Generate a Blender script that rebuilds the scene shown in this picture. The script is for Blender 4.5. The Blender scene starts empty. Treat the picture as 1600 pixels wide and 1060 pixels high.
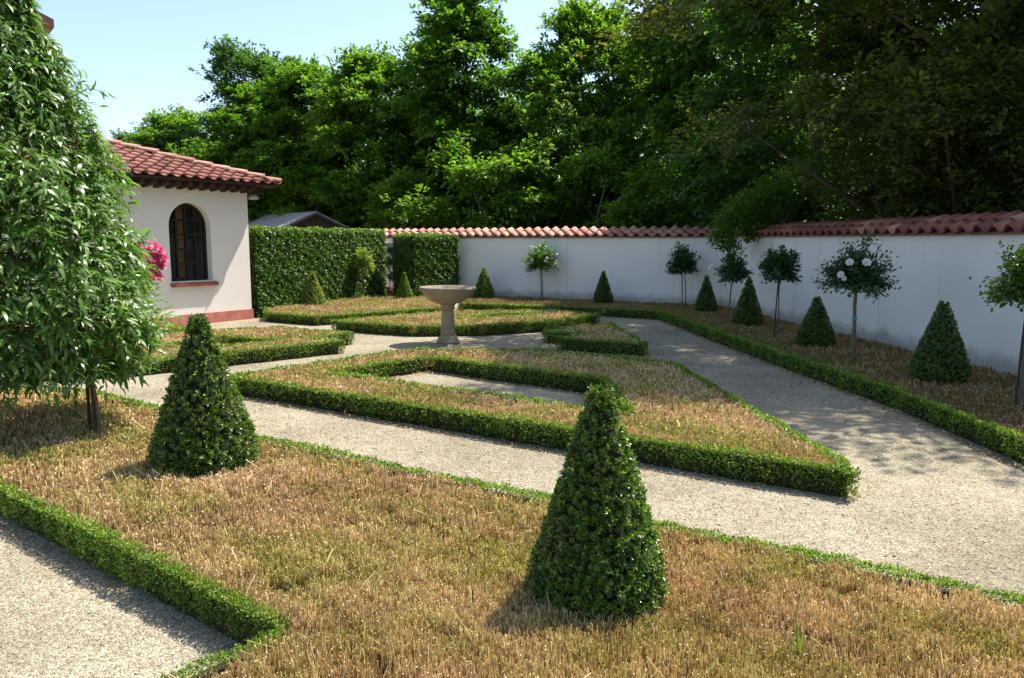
import bpy, bmesh, math, random
import numpy as np
from mathutils import Matrix, Vector
R = math.radians
rng = np.random.default_rng(7)
random.seed(7)
scene = bpy.context.scene
col = scene.collection

# ------------------------------------------------------------------ camera, sky, sun
cam_d = bpy.data.cameras.new('camera')
cam = bpy.data.objects.new('camera', cam_d); col.objects.link(cam)
cam.location = (0, 0, 1.7)
cam.rotation_euler = (R(90 - 7.19), 0, 0)
cam_d.sensor_width = 36; cam_d.lens = 1220 / 1600 * 36
cam_d.clip_start = 0.05; cam_d.clip_end = 3000
scene.camera = cam

SUN_AZ, SUN_EL = math.atan2(0.79, 0.61), R(58)
w = bpy.data.worlds.new('World'); scene.world = w; w.use_nodes = True
nt = w.node_tree
bg = nt.nodes['Background']
sky = nt.nodes.new('ShaderNodeTexSky'); sky.sky_type = 'NISHITA'; sky.sun_disc = False
sky.sun_elevation = SUN_EL; sky.sun_rotation = SUN_AZ
sky.air_density = 1.0; sky.dust_density = 1.4; sky.ozone_density = 1.0; sky.altitude = 100
nt.links.new(sky.outputs[0], bg.inputs['Color'])
bg.inputs['Strength'].default_value = 0.132
sd = bpy.data.lights.new('sun', 'SUN'); sd.energy = 5.0; sd.angle = R(0.5); sd.color = (1.0, 0.95, 0.87)
sun = bpy.data.objects.new('sun', sd); col.objects.link(sun)
to_sun = Vector((math.sin(SUN_AZ) * math.cos(SUN_EL), math.cos(SUN_AZ) * math.cos(SUN_EL), math.sin(SUN_EL)))
sun.rotation_euler = to_sun.to_track_quat('Z', 'Y').to_euler()
sun.location = to_sun * 60
scene.view_settings.view_transform = 'Standard'; scene.view_settings.look = 'None'
scene.view_settings.gamma = 1; scene.view_settings.use_curve_mapping = False
scene.view_settings.exposure = 1.0
scene.render.engine = 'CYCLES'
scene.cycles.max_bounces = 6; scene.cycles.diffuse_bounces = 3; scene.cycles.glossy_bounces = 2
scene.cycles.transmission_bounces = 4; scene.cycles.transparent_max_bounces = 6
scene.cycles.use_denoising = True

# ------------------------------------------------------------------ materials
def new_mat(name):
    m = bpy.data.materials.new(name); m.use_nodes = True
    n = m.node_tree.nodes; l = m.node_tree.links
    return m, n, l, n['Principled BSDF']

def ramp(n, stops, interp='LINEAR'):
    r = n.new('ShaderNodeValToRGB'); r.color_ramp.interpolation = interp
    e = r.color_ramp.elements
    while len(e) < len(stops): e.new(0.5)
    for el, (p, c) in zip(e, stops):
        el.position = p; el.color = (*c, 1)
    return r

def noise(n, l, scale, detail=4, rough=0.55, coord='Object', stretch=None):
    tc = n.new('ShaderNodeTexCoord'); t = n.new('ShaderNodeTexNoise')
    t.inputs['Scale'].default_value = scale; t.inputs['Detail'].default_value = detail; t.inputs['Roughness'].default_value = rough
    if stretch:
        mp = n.new('ShaderNodeMapping'); mp.inputs['Scale'].default_value = stretch
        l.new(tc.outputs[coord], mp.inputs[0]); l.new(mp.outputs[0], t.inputs['Vector'])
    else:
        l.new(tc.outputs[coord], t.inputs['Vector'])
    return t

def mixc(n, l, fac, a, b, blend='MIX'):
    m = n.new('ShaderNodeMix'); m.data_type = 'RGBA'; m.blend_type = blend
    for sock, v in ((0, fac), (6, a), (7, b)):
        if isinstance(v, (int, float)): m.inputs[sock].default_value = v
        elif isinstance(v, tuple): m.inputs[sock].default_value = (*v, 1)
        else: l.new(v, m.inputs[sock])
    return m.outputs[2]

def bump(n, l, h, strength, dist, pb):
    b = n.new('ShaderNodeBump'); b.inputs['Strength'].default_value = strength; b.inputs['Distance'].default_value = dist
    l.new(h, b.inputs['Height']); l.new(b.outputs[0], pb.inputs['Normal'])

def leaf_mat(name, stops, rough=0.4, trans=0.35, spec=0.5, tcol=(1.25, 1.5, 0.5), patch=None):
    """leaves: colour from the per-leaf 'tint' value, some light passing through"""
    m, n, l, pb = new_mat(name)
    a = n.new('ShaderNodeAttribute'); a.attribute_name = 'tint'
    r = ramp(n, stops); l.new(a.outputs['Fac'], r.inputs[0])
    c = r.outputs[0]
    if patch:
        a2 = n.new('ShaderNodeAttribute'); a2.attribute_name = 'patch'
        r2 = ramp(n, patch); l.new(a.outputs['Fac'], r2.inputs[0])
        c = mixc(n, l, a2.outputs['Fac'], c, r2.outputs[0])
    l.new(c, pb.inputs['Base Color'])
    pb.inputs['Roughness'].default_value = rough; pb.inputs['Specular IOR Level'].default_value = spec
    if trans:
        tr = n.new('ShaderNodeBsdfTranslucent')
        hs = mixc(n, l, 1.0, c, tcol or (1.0, 1.25, 0.45), 'MULTIPLY')
        l.new(hs, tr.inputs['Color'])
        mx = n.new('ShaderNodeMixShader'); mx.inputs[0].default_value = trans
        l.new(pb.outputs[0], mx.inputs[1]); l.new(tr.outputs[0], mx.inputs[2])
        l.new(mx.outputs[0], n['Material Output'].inputs[0])
    return m

def simple_mat(name, c1, c2, scale=8, rough=0.8, bstr=0.2, bdist=0.01, stretch=None, detail=5, spec=0.3):
    m, n, l, pb = new_mat(name)
    t = noise(n, l, scale, detail, 0.6, 'Object', stretch)
    r = ramp(n, [(0.3, c1), (0.7, c2)]); l.new(t.outputs[0], r.inputs[0])
    l.new(r.outputs[0], pb.inputs['Base Color']); pb.inputs['Roughness'].default_value = rough
    pb.inputs['Specular IOR Level'].default_value = spec
    if bstr: bump(n, l, t.outputs[0], bstr, bdist, pb)
    return m

def gravel_mat():
    m, n, l, pb = new_mat('gravel')
    tc = n.new('ShaderNodeTexCoord')
    v = n.new('ShaderNodeTexVoronoi'); v.inputs['Scale'].default_value = 125; l.new(tc.outputs['Object'], v.inputs['Vector'])
    v2 = n.new('ShaderNodeTexVoronoi'); v2.inputs['Scale'].default_value = 47; l.new(tc.outputs['Object'], v2.inputs['Vector'])
    sp = n.new('ShaderNodeSeparateColor'); l.new(v.outputs['Color'], sp.inputs[0])
    r = ramp(n, [(0.0, (0.16, 0.14, 0.10)), (0.35, (0.31, 0.275, 0.205)), (0.75, (0.42, 0.38, 0.295)), (1.0, (0.55, 0.51, 0.41))])
    l.new(sp.outputs[0], r.inputs[0])
    big = noise(n, l, 0.9, 5, 0.6)
    rb = ramp(n, [(0.32, (0.72, 0.69, 0.63)), (0.66, (1.12, 1.09, 1.03))]); l.new(big.outputs[0], rb.inputs[0])
    c = mixc(n, l, 1.0, r.outputs[0], rb.outputs[0], 'MULTIPLY')
    fine = noise(n, l, 12, 6, 0.7)
    rf = ramp(n, [(0.35, (0.8, 0.78, 0.74)), (0.62, (1.05, 1.05, 1.04))]); l.new(fine.outputs[0], rf.inputs[0])
    c = mixc(n, l, 1.0, c, rf.outputs[0], 'MULTIPLY')
    l.new(c, pb.inputs['Base Color']); pb.inputs['Roughness'].default_value = 0.95; pb.inputs['Specular IOR Level'].default_value = 0.1
    ad = n.new('ShaderNodeMath'); ad.operation = 'ADD'
    l.new(v.outputs['Distance'], ad.inputs[0]); l.new(v2.outputs['Distance'], ad.inputs[1])
    inv = n.new('ShaderNodeMath'); inv.operation = 'MULTIPLY_ADD'; inv.inputs[1].default_value = -1.0
    l.new(ad.outputs[0], inv.inputs[0]); l.new(fine.outputs[0], inv.inputs[2])
    bump(n, l, inv.outputs[0], 0.7, 0.012, pb)
    return m

def plaster_mat(name, base, dirt, stains):
    """lime plaster with blotches, rain streaks and damp marks that climb irregularly from the soil"""
    m, n, l, pb = new_mat(name)
    big = noise(n, l, 1.1, 5, 0.6); fine = noise(n, l, 45, 4, 0.6)
    rb = ramp(n, [(0.3, tuple(x * 0.93 for x in base)), (0.7, base)]); l.new(big.outputs[0], rb.inputs[0])
    c = rb.outputs[0]
    if stains:
        tc = n.new('ShaderNodeTexCoord'); sx = n.new('ShaderNodeSeparateXYZ'); l.new(tc.outputs['Object'], sx.inputs[0])
        blot = noise(n, l, 2.6, 6, 0.68)
        ma = n.new('ShaderNodeMath'); ma.operation = 'MULTIPLY_ADD'; ma.inputs[1].default_value = -2.3; ma.inputs[2].default_value = 0.90
        l.new(sx.outputs[2], ma.inputs[0])
        ad = n.new('ShaderNodeMath'); ad.operation = 'ADD'; l.new(ma.outputs[0], ad.inputs[0]); l.new(blot.outputs[0], ad.inputs[1])
        rs = ramp(n, [(0.62, (0, 0, 0)), (1.05, (0.75, 0.75, 0.75))]); l.new(ad.outputs[0], rs.inputs[0])
        c = mixc(n, l, rs.outputs[0], c, dirt)
        st = noise(n, l, 1.0, 3, 0.5, 'Object', (4.6, 4.6, 0.30))
        r2 = ramp(n, [(0.60, (0, 0, 0)), (0.80, (0.55, 0.55, 0.55))]); l.new(st.outputs[0], r2.inputs[0])
        c = mixc(n, l, r2.outputs[0], c, tuple(x * 0.66 for x in base))
    l.new(c, pb.inputs['Base Color']); pb.inputs['Roughness'].default_value = 0.92; pb.inputs['Specular IOR Level'].default_value = 0.15
    bump(n, l, fine.outputs[0], 0.25, 0.004, pb)
    return m

def tile_mat(name, stops, moss=0.25):
    m, n, l, pb = new_mat(name)
    oi = n.new('ShaderNodeObjectInfo')
    r = ramp(n, stops); l.new(oi.outputs['Random'], r.inputs[0])
    t = noise(n, l, 9, 6, 0.65)
    rr = ramp(n, [(0.35, (0.62, 0.6, 0.58)), (0.65, (1.1, 1.08, 1.05))]); l.new(t.outputs[0], rr.inputs[0])
    c = mixc(n, l, 1.0, r.outputs[0], rr.outputs[0], 'MULTIPLY')
    geo = n.new('ShaderNodeNewGeometry')
    t2 = n.new('ShaderNodeTexNoise'); t2.inputs['Scale'].default_value = 3.1; t2.inputs['Detail'].default_value = 7
    l.new(geo.outputs['Position'], t2.inputs['Vector'])
    r2 = ramp(n, [(0.52, (0, 0, 0)), (0.72, (moss * 2,) * 3)]); l.new(t2.outputs[0], r2.inputs[0])
    c = mixc(n, l, r2.outputs[0], c, (0.10, 0.075, 0.06))
    l.new(c, pb.inputs['Base Color']); pb.inputs['Roughness'].default_value = 0.82; pb.inputs['Specular IOR Level'].default_value = 0.25
    bump(n, l, t.outputs[0], 0.2, 0.006, pb)
    return m

M = {}
M['gravel'] = gravel_mat()
M['pebble'] = leaf_mat('pebble', [(0, (0.09, 0.08, 0.065)), (0.5, (0.30, 0.27, 0.205)), (1, (0.52, 0.47, 0.37))], rough=0.9, trans=0, spec=0.15)
M['earth'] = simple_mat('earth', (0.045, 0.05, 0.02), (0.09, 0.085, 0.04), 0.6, 0.95, 0.3, 0.05)
M['litter'] = simple_mat('litter', (0.06, 0.038, 0.02), (0.16, 0.105, 0.055), 30, 0.95, 0.6, 0.03)
M['twig'] = leaf_mat('dead_twig', [(0, (0.15, 0.095, 0.042)), (0.35, (0.43, 0.285, 0.14)), (0.8, (0.71, 0.525, 0.30)), (1, (0.84, 0.72, 0.46))], rough=0.75, trans=0.22, spec=0.2,
                     tcol=(1.2, 1.0, 0.7), patch=[(0, (0.14, 0.12, 0.03)), (0.5, (0.40, 0.35, 0.095)), (1, (0.62, 0.54, 0.20))])
M['sprout'] = leaf_mat('sprout_leaf', [(0, (0.06, 0.10, 0.02)), (0.6, (0.20, 0.26, 0.045)), (1, (0.36, 0.38, 0.09))], 0.45, 0.4)
BOX = [(0, (0.045, 0.08, 0.010)), (0.45, (0.115, 0.20, 0.020)), (0.85, (0.21, 0.31, 0.034)), (0.93, (0.31, 0.37, 0.06)), (1, (0.40, 0.31, 0.13))]
M['box_leaf'] = leaf_mat('box_leaf', BOX, 0.42, 0.42, 0.35)
M['box_dark'] = leaf_mat('box_leaf_cone', [(0, (0.020, 0.042, 0.010)), (0.5, (0.072, 0.132, 0.018)), (0.9, (0.175, 0.27, 0.034)), (0.96, (0.25, 0.30, 0.06)), (1, (0.28, 0.20, 0.10))], 0.30, 0.40, 0.6)
M['box_light'] = leaf_mat('box_leaf_pale', [(0, (0.12, 0.14, 0.03)), (0.5, (0.25, 0.28, 0.06)), (1, (0.38, 0.40, 0.12))], 0.45, 0.4, 0.3)
M['box_core'] = simple_mat('box_core', (0.012, 0.018, 0.006), (0.035, 0.03, 0.012), 25, 0.95, 0.5, 0.02)  # near-black filler colour standing for the shade inside foliage
M['horn'] = leaf_mat('hedge_leaf', [(0, (0.03, 0.06, 0.014)), (0.5, (0.095, 0.17, 0.028)), (0.9, (0.17, 0.265, 0.045)), (1, (0.29, 0.34, 0.08))], 0.42, 0.38, 0.4)
M['tree_a'] = leaf_mat('tree_leaf', [(0, (0.034, 0.076, 0.012)), (0.5, (0.085, 0.172, 0.024)), (1, (0.17, 0.285, 0.042))], 0.45, 0.55, 0.3, tcol=(1.5, 1.7, .5))
M['tree_b'] = leaf_mat('tree_leaf_fresh', [(0, (0.042, 0.085, 0.012)), (0.5, (0.108, 0.20, 0.028)), (1, (0.21, 0.325, 0.05))], 0.45, 0.55, 0.3, tcol=(1.5, 1.7, .5))
M['tree_c'] = leaf_mat('tree_leaf_olive', [(0, (0.045, 0.066, 0.016)), (0.5, (0.10, 0.135, 0.03)), (1, (0.19, 0.215, 0.05))], 0.5, 0.45, 0.3, tcol=(1.5, 1.35, 0.45))
M['tree_d'] = leaf_mat('tree_leaf_blue', [(0, (0.035, 0.072, 0.022)), (0.5, (0.075, 0.148, 0.04)), (1, (0.14, 0.225, 0.06))], 0.5, 0.5, 0.3)
M['pear'] = leaf_mat('weeping_leaf', [(0, (0.045, 0.095, 0.018)), (0.45, (0.105, 0.20, 0.034)), (0.85, (0.18, 0.29, 0.058)), (1, (0.29, 0.37, 0.13))], 0.36, 0.40, 0.5)
M['rose'] = leaf_mat('rose_leaf', [(0, (0.018, 0.05, 0.018)), (0.5, (0.042, 0.10, 0.03)), (0.9, (0.09, 0.17, 0.045)), (1, (0.22, 0.20, 0.07))], 0.35, 0.3, 0.5)
M['rose_lit'] = leaf_mat('rose_leaf_sunlit', [(0, (0.05, 0.10, 0.02)), (0.5, (0.11, 0.19, 0.035)), (0.9, (0.20, 0.28, 0.06)), (1, (0.34, 0.22, 0.09))], 0.35, 0.4, 0.5)  # brighter copy of the rose leaf: sunlight put into the colour
M['bark'] = simple_mat('bark', (0.055, 0.040, 0.028), (0.15, 0.115, 0.08), 22, 0.9, 0.6, 0.02, (1, 1, 0.18))
M['rose_pale'] = leaf_mat('rose_leaf_pale', [(0, (0.12, 0.15, 0.03)), (0.5, (0.24, 0.30, 0.055)), (0.9, (0.34, 0.38, 0.09)), (1, (0.42, 0.26, 0.13))], 0.45, 0.45, 0.3)
M['stem'] = simple_mat('stem', (0.10, 0.075, 0.05), (0.22, 0.17, 0.12), 30, 0.8, 0.4, 0.006, (1, 1, 0.2))
M['stake'] = simple_mat('stake', (0.025, 0.018, 0.014), (0.07, 0.05, 0.04), 20, 0.7, 0.2, 0.004, (1, 1, 0.15))
M['petal_white'] = leaf_mat('petal_white', [(0, (0.80, 0.72, 0.66)), (1, (0.85, 0.82, 0.76))], 0.6, 0.3, 0.2, tcol=(1, .95, .9))
M['petal_pink'] = leaf_mat('petal_pink', [(0, (0.62, 0.05, 0.16)), (1, (0.80, 0.19, 0.33))], 0.6, 0.3, 0.2, tcol=(1, .6, .7))
M['tie'] = simple_mat('tie', (0.05, 0.42, 0.42), (0.06, 0.5, 0.5), 10, 0.5, 0)
M['plaster'] = plaster_mat('wall_plaster', (0.88, 0.835, 0.755), (0.33, 0.31, 0.235), True)
M['plaster_house'] = plaster_mat('house_plaster', (0.84, 0.775, 0.685), (0.4, 0.36, 0.3), False)
M['plinth'] = simple_mat('plinth', (0.38, 0.115, 0.085), (0.54, 0.20, 0.155), 7, 0.8, 0.2, 0.006)
M['sill'] = simple_mat('sill', (0.20, 0.055, 0.04), (0.30, 0.09, 0.065), 9, 0.6, 0.1, 0.004)
M['tile'] = tile_mat('roof_tile', [(0, (0.27, 0.115, 0.085)), (0.5, (0.36, 0.155, 0.115)), (1, (0.44, 0.205, 0.155))])
M['tile_wall'] = tile_mat('wall_tile', [(0, (0.42, 0.19, 0.14)), (0.5, (0.52, 0.26, 0.20)), (1, (0.60, 0.34, 0.27))], 0.10)
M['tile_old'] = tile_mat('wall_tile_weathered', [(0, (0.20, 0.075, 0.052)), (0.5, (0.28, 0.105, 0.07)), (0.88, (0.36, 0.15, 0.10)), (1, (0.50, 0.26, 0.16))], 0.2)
M['mortar'] = simple_mat('mortar', (0.16, 0.09, 0.07), (0.30, 0.18, 0.14), 12, 0.95, 0.4, 0.01)
M['wood_dark'] = simple_mat('dark_timber', (0.030, 0.017, 0.011), (0.065, 0.04, 0.026), 14, 0.7, 0.25, 0.004, (0.3, 6, 6))
M['frame'] = simple_mat('window_frame', (0.010, 0.008, 0.008), (0.022, 0.017, 0.015), 18, 0.45, 0.1, 0.002)
M['curtain'] = simple_mat('curtain_cloth', (0.42, 0.22, 0.09), (0.62, 0.36, 0.16), 6, 0.9, 0, 0.01, (8, 1, 0.3))
M['interior'] = simple_mat('interior', (0.35, 0.33, 0.30), (0.42, 0.40, 0.36), 3, 0.9, 0)
M['stone'] = None
M['lamp'] = simple_mat('lamp_metal', (0.42, 0.40, 0.36), (0.55, 0.53, 0.48), 12, 0.4, 0)
M['shed_roof'] = simple_mat('shed_roofing', (0.15, 0.145, 0.145), (0.27, 0.26, 0.26), 5, 0.7, 0.3, 0.02, (1, 6, 1))
M['shed_wood'] = simple_mat('shed_boards', (0.035, 0.024, 0.018), (0.075, 0.052, 0.04), 7, 0.85, 0.4, 0.01, (9, 9, 0.4))
M['terracotta'] = simple_mat('terracotta', (0.10, 0.03, 0.025), (0.19, 0.07, 0.05), 9, 0.6, 0.2, 0.006)
def glass_mat():
    m, n, l, pb = new_mat('window_glass')
    g = n.new('ShaderNodeBsdfGlossy'); g.inputs['Roughness'].default_value = 0.02
    t = n.new('ShaderNodeBsdfTransparent'); t.inputs['Color'].default_value = (0.86, 0.88, 0.86, 1)
    f = n.new('ShaderNodeFresnel'); f.inputs['IOR'].default_value = 1.5
    mx = n.new('ShaderNodeMixShader'); l.new(f.outputs[0], mx.inputs[0]); l.new(t.outputs[0], mx.inputs[1]); l.new(g.outputs[0], mx.inputs[2])
    l.new(mx.outputs[0], n['Material Output'].inputs[0]); return m
M['glass'] = glass_mat()
def stone_mat():
    m, n, l, pb = new_mat('weathered_sandstone')
    t = noise(n, l, 5, 7, 0.65); f = noise(n, l, 70, 4, 0.6)
    r = ramp(n, [(0.3, (0.24, 0.175, 0.11)), (0.55, (0.33, 0.25, 0.16)), (0.75, (0.39, 0.31, 0.215))]); l.new(t.outputs[0], r.inputs[0])
    tc = n.new('ShaderNodeTexCoord'); sx = n.new('ShaderNodeSeparateXYZ'); l.new(tc.outputs['Object'], sx.inputs[0])
    drip = noise(n, l, 1.0, 4, 0.6, 'Object', (22, 22, 1.2))
    ma = n.new('ShaderNodeMath'); ma.operation = 'MULTIPLY_ADD'; ma.inputs[1].default_value = 5.0; ma.inputs[2].default_value = -4.35
    l.new(sx.outputs[2], ma.inputs[0])
    ad = n.new('ShaderNodeMath'); ad.operation = 'ADD'; l.new(ma.outputs[0], ad.inputs[0]); l.new(drip.outputs[0], ad.inputs[1])
    rs = ramp(n, [(0.55, (0, 0, 0)), (0.85, (0.8, 0.8, 0.8))]); l.new(ad.outputs[0], rs.inputs[0])
    c = mixc(n, l, rs.outputs[0], r.outputs[0], (0.19, 0.165, 0.14))
    l.new(c, pb.inputs['Base Color']); pb.inputs['Roughness'].default_value = 0.9; pb.inputs['Specular IOR Level'].default_value = 0.2
    bump(n, l, f.outputs[0], 0.35, 0.004, pb); return m
M['stone'] = stone_mat()

# ------------------------------------------------------------------ mesh helpers
def link(o, parent=None, **props):
    col.objects.link(o)
    if parent is not None: o.parent = parent
    for k, v in props.items(): o[k] = v
    return o

def npmesh(name, V, F, mat, tint=None, patch=None, smooth=False):
    me = bpy.data.meshes.new(name)
    V = np.ascontiguousarray(V, dtype=np.float32); F = np.ascontiguousarray(F, dtype=np.int32)
    k = F.shape[1]
    me.vertices.add(len(V)); me.vertices.foreach_set('co', V.ravel())
    me.loops.add(F.size); me.loops.foreach_set('vertex_index', F.ravel())
    me.polygons.add(len(F)); me.polygons.foreach_set('loop_start', np.arange(0, F.size, k, dtype=np.int32))
    me.update(calc_edges=True)
    if smooth: me.polygons.foreach_set('use_smooth', np.ones(len(F), dtype=bool))
    for nm, arr in (('tint', tint), ('patch', patch)):
        if arr is not None:
            at = me.attributes.new(nm, 'FLOAT', 'POINT'); at.data.foreach_set('value', np.ascontiguousarray(arr, dtype=np.float32))
    me.materials.append(mat)
    return me

def nobj(name, V, F, mat, parent=None, tint=None, patch=None, smooth=False, **props):
    return link(bpy.data.objects.new(name, npmesh(name, V, F, mat, tint, patch, smooth)), parent, **props)

def bmobj(name, bm, mat, parent=None, smooth=False, **props):
    me = bpy.data.meshes.new(name); bm.normal_update(); bm.to_mesh(me); bm.free(); me.materials.append(mat)
    if smooth:
        for p in me.polygons: p.use_smooth = True
    return link(bpy.data.objects.new(name, me), parent, **props)

def bm_box(bm, x0, x1, y0, y1, z0, z1, mat4=None):
    vs = [bm.verts.new(Vector((x, y, z)) if mat4 is None else mat4 @ Vector((x, y, z))) for z in (z0, z1) for y in (y0, y1) for x in (x0, x1)]
    for f in ((0, 2, 3, 1), (4, 5, 7, 6), (0, 1, 5, 4), (2, 6, 7, 3), (0, 4, 6, 2), (1, 3, 7, 5)): bm.faces.new([vs[i] for i in f])

def box(name, x0, x1, y0, y1, z0, z1, mat, parent=None, bevel=0, **props):
    bm = bmesh.new(); bm_box(bm, x0, x1, y0, y1, z0, z1)
    if bevel: bmesh.ops.bevel(bm, geom=bm.edges[:], offset=bevel, segments=2, affect='EDGES')
    return bmobj(name, bm, mat, parent, **props)

def lathe(name, prof, mat, parent=None, seg=48, **props):
    bm = bmesh.new(); rings = []
    for r, z in prof:
        rings.append([bm.verts.new((r * math.cos(2 * math.pi * i / seg), r * math.sin(2 * math.pi * i / seg), z)) for i in range(seg)])
    for a, b in zip(rings, rings[1:]):
        for i in range(seg): bm.faces.new((a[i], a[(i + 1) % seg], b[(i + 1) % seg], b[i]))
    bm.faces.new(rings[0][::-1]); bm.faces.new(rings[-1])
    return bmobj(name, bm, mat, parent, True, **props)

def tube(pts, rads, seg=7):
    """tapered tube along points -> V, F(quads)"""
    pts = np.array(pts, float); n = len(pts)
    d = np.gradient(pts, axis=0); d /= np.linalg.norm(d, axis=1)[:, None] + 1e-9
    ref = np.where(np.abs(d[:, 2:3]) > 0.9, np.array([[1., 0, 0]]), np.array([[0, 0, 1.]]))
    a = np.cross(d, ref); a /= np.linalg.norm(a, axis=1)[:, None]; b = np.cross(d, a)
    th = np.arange(seg) * 2 * np.pi / seg
    V = (pts[:, None] + (a[:, None] * np.cos(th)[None, :, None] + b[:, None] * np.sin(th)[None, :, None]) * np.array(rads)[:, None, None]).reshape(-1, 3)
    F = [[i * seg + j, i * seg + (j + 1) % seg, (i + 1) * seg + (j + 1) % seg, (i + 1) * seg + j] for i in range(n - 1) for j in range(seg)]
    return V, np.array(F, dtype=np.int32)

def join(parts):
    Vs, Fs, o = [], [], 0
    for V, F in parts: Vs.append(V); Fs.append(F + o); o += len(V)
    return np.concatenate(Vs), np.concatenate(Fs)

def unit(a): return a / (np.linalg.norm(a, axis=1)[:, None] + 1e-9)
def rv(n): return unit(rng.normal(size=(n, 3)))

DIAMOND = (np.array([(0, 0, 0), (.5, .5, .10), (1, 0, -.06), (.5, -.5, .10)]), np.array([(0, 2, 1), (0, 3, 2)]))
OVAL = (np.array([(0, 0, 0), (.3, .46, .06), (.75, .36, .03), (1, 0, -.04), (.75, -.36, .03), (.3, -.46, .06)]), np.array([(0, 3, 1), (1, 3, 2), (0, 4, 3), (0, 5, 4)]))
LANCE = (np.array([(0, 0, 0), (.3, .5, .05), (.3, -.5, .05), (.68, .38, .0), (.68, -.38, .0), (1, 0, -.16)]), np.array([(0, 2, 1), (1, 2, 4), (1, 4, 3), (3, 4, 5)]))
TWIG = (np.array([(0, 1, 0), (0, -.2, .8), (0, -.9, -.6), (1, .75, 0), (1, -.15, .6), (1, -.65, -.45)]), np.array([(0, 1, 4), (0, 4, 3), (1, 2, 5), (1, 5, 4)]))
STALK = (np.array([(0, 1, 0), (0, -1, 0), (1, .75, 0), (1, -.75, 0)]), np.array([(0, 1, 3), (0, 3, 2)]))

def scatter(tmpl, P, A, N, L, W, T=None):
    """copies of a template at P; long axis A, normal N, length L, width W (thickness follows L)"""
    tv, tf = tmpl
    A = unit(A); B = unit(np.cross(N, A)); N = np.cross(A, B)
    L = np.broadcast_to(L, (len(P),)); W = np.broadcast_to(W, (len(P),)); T = L if T is None else np.broadcast_to(T, (len(P),))
    V = P[:, None] + A[:, None] * (tv[None, :, 0:1] * L[:, None, None]) + B[:, None] * (tv[None, :, 1:2] * W[:, None, None]) + N[:, None] * (tv[None, :, 2:3] * T[:, None, None])
    F = tf[None] + (np.arange(len(P)) * len(tv))[:, None, None]
    return V.reshape(-1, 3), F.reshape(-1, 3)

def wob(x, y):
    return (np.sin(x * 2.3 + 1.3 * np.sin(y * 1.7)) + np.sin(y * 3.1 + 1.1 * np.sin(x * 2.9 + 1)) + .6 * np.sin(x * 7.3 + y * 5.1) + .5 * np.sin(x * 4.4 - y * 8.7 + 2)) / 3.1

def inpoly(x, y, poly):
    r = np.zeros(x.shape, bool); n = len(poly)
    for i in range(n):
        x0, y0 = poly[i]; x1, y1 = poly[(i + 1) % n]
        c = (y0 > y) != (y1 > y)
        with np.errstate(divide='ignore', invalid='ignore'):
            r ^= c & (x < (x1 - x0) * (y - y0) / (y1 - y0 + 1e-12) + x0)
    return r

def segdist(x, y, a, b):
    ax, ay = a; dx, dy = b[0] - ax, b[1] - ay
    t = np.clip(((x - ax) * dx + (y - ay) * dy) / (dx * dx + dy * dy), 0, 1)
    return np.hypot(x - ax - t * dx, y - ay - t * dy)

def area(p): return 0.5 * sum(p[i][0] * p[(i + 1) % len(p)][1] - p[(i + 1) % len(p)][0] * p[i][1] for i in range(len(p)))

def empty(name, loc, rz=0, **props):
    o = bpy.data.objects.new(name, None); o.empty_display_size = 0.2
    o.location = loc; o.rotation_euler = (0, 0, rz)
    return link(o, None, **props)

# ------------------------------------------------------------------ ground
def sheet(name, poly, z, mat, **props):
    bm = bmesh.new(); bm.faces.new([bm.verts.new((x, y, z)) for x, y in poly]); return bmobj(name, bm, mat, None, **props)
sheet('ground', [(-900, -900), (900, -900), (900, 900), (-900, 900)], -0.006, M['earth'], kind='structure')
sheet('gravel_path', [(-14, -4), (7.0, -4), (5.25, 19.4), (-6.3, 26.0), (-14, 24)], 0.0, M['gravel'], kind='structure')

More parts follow.
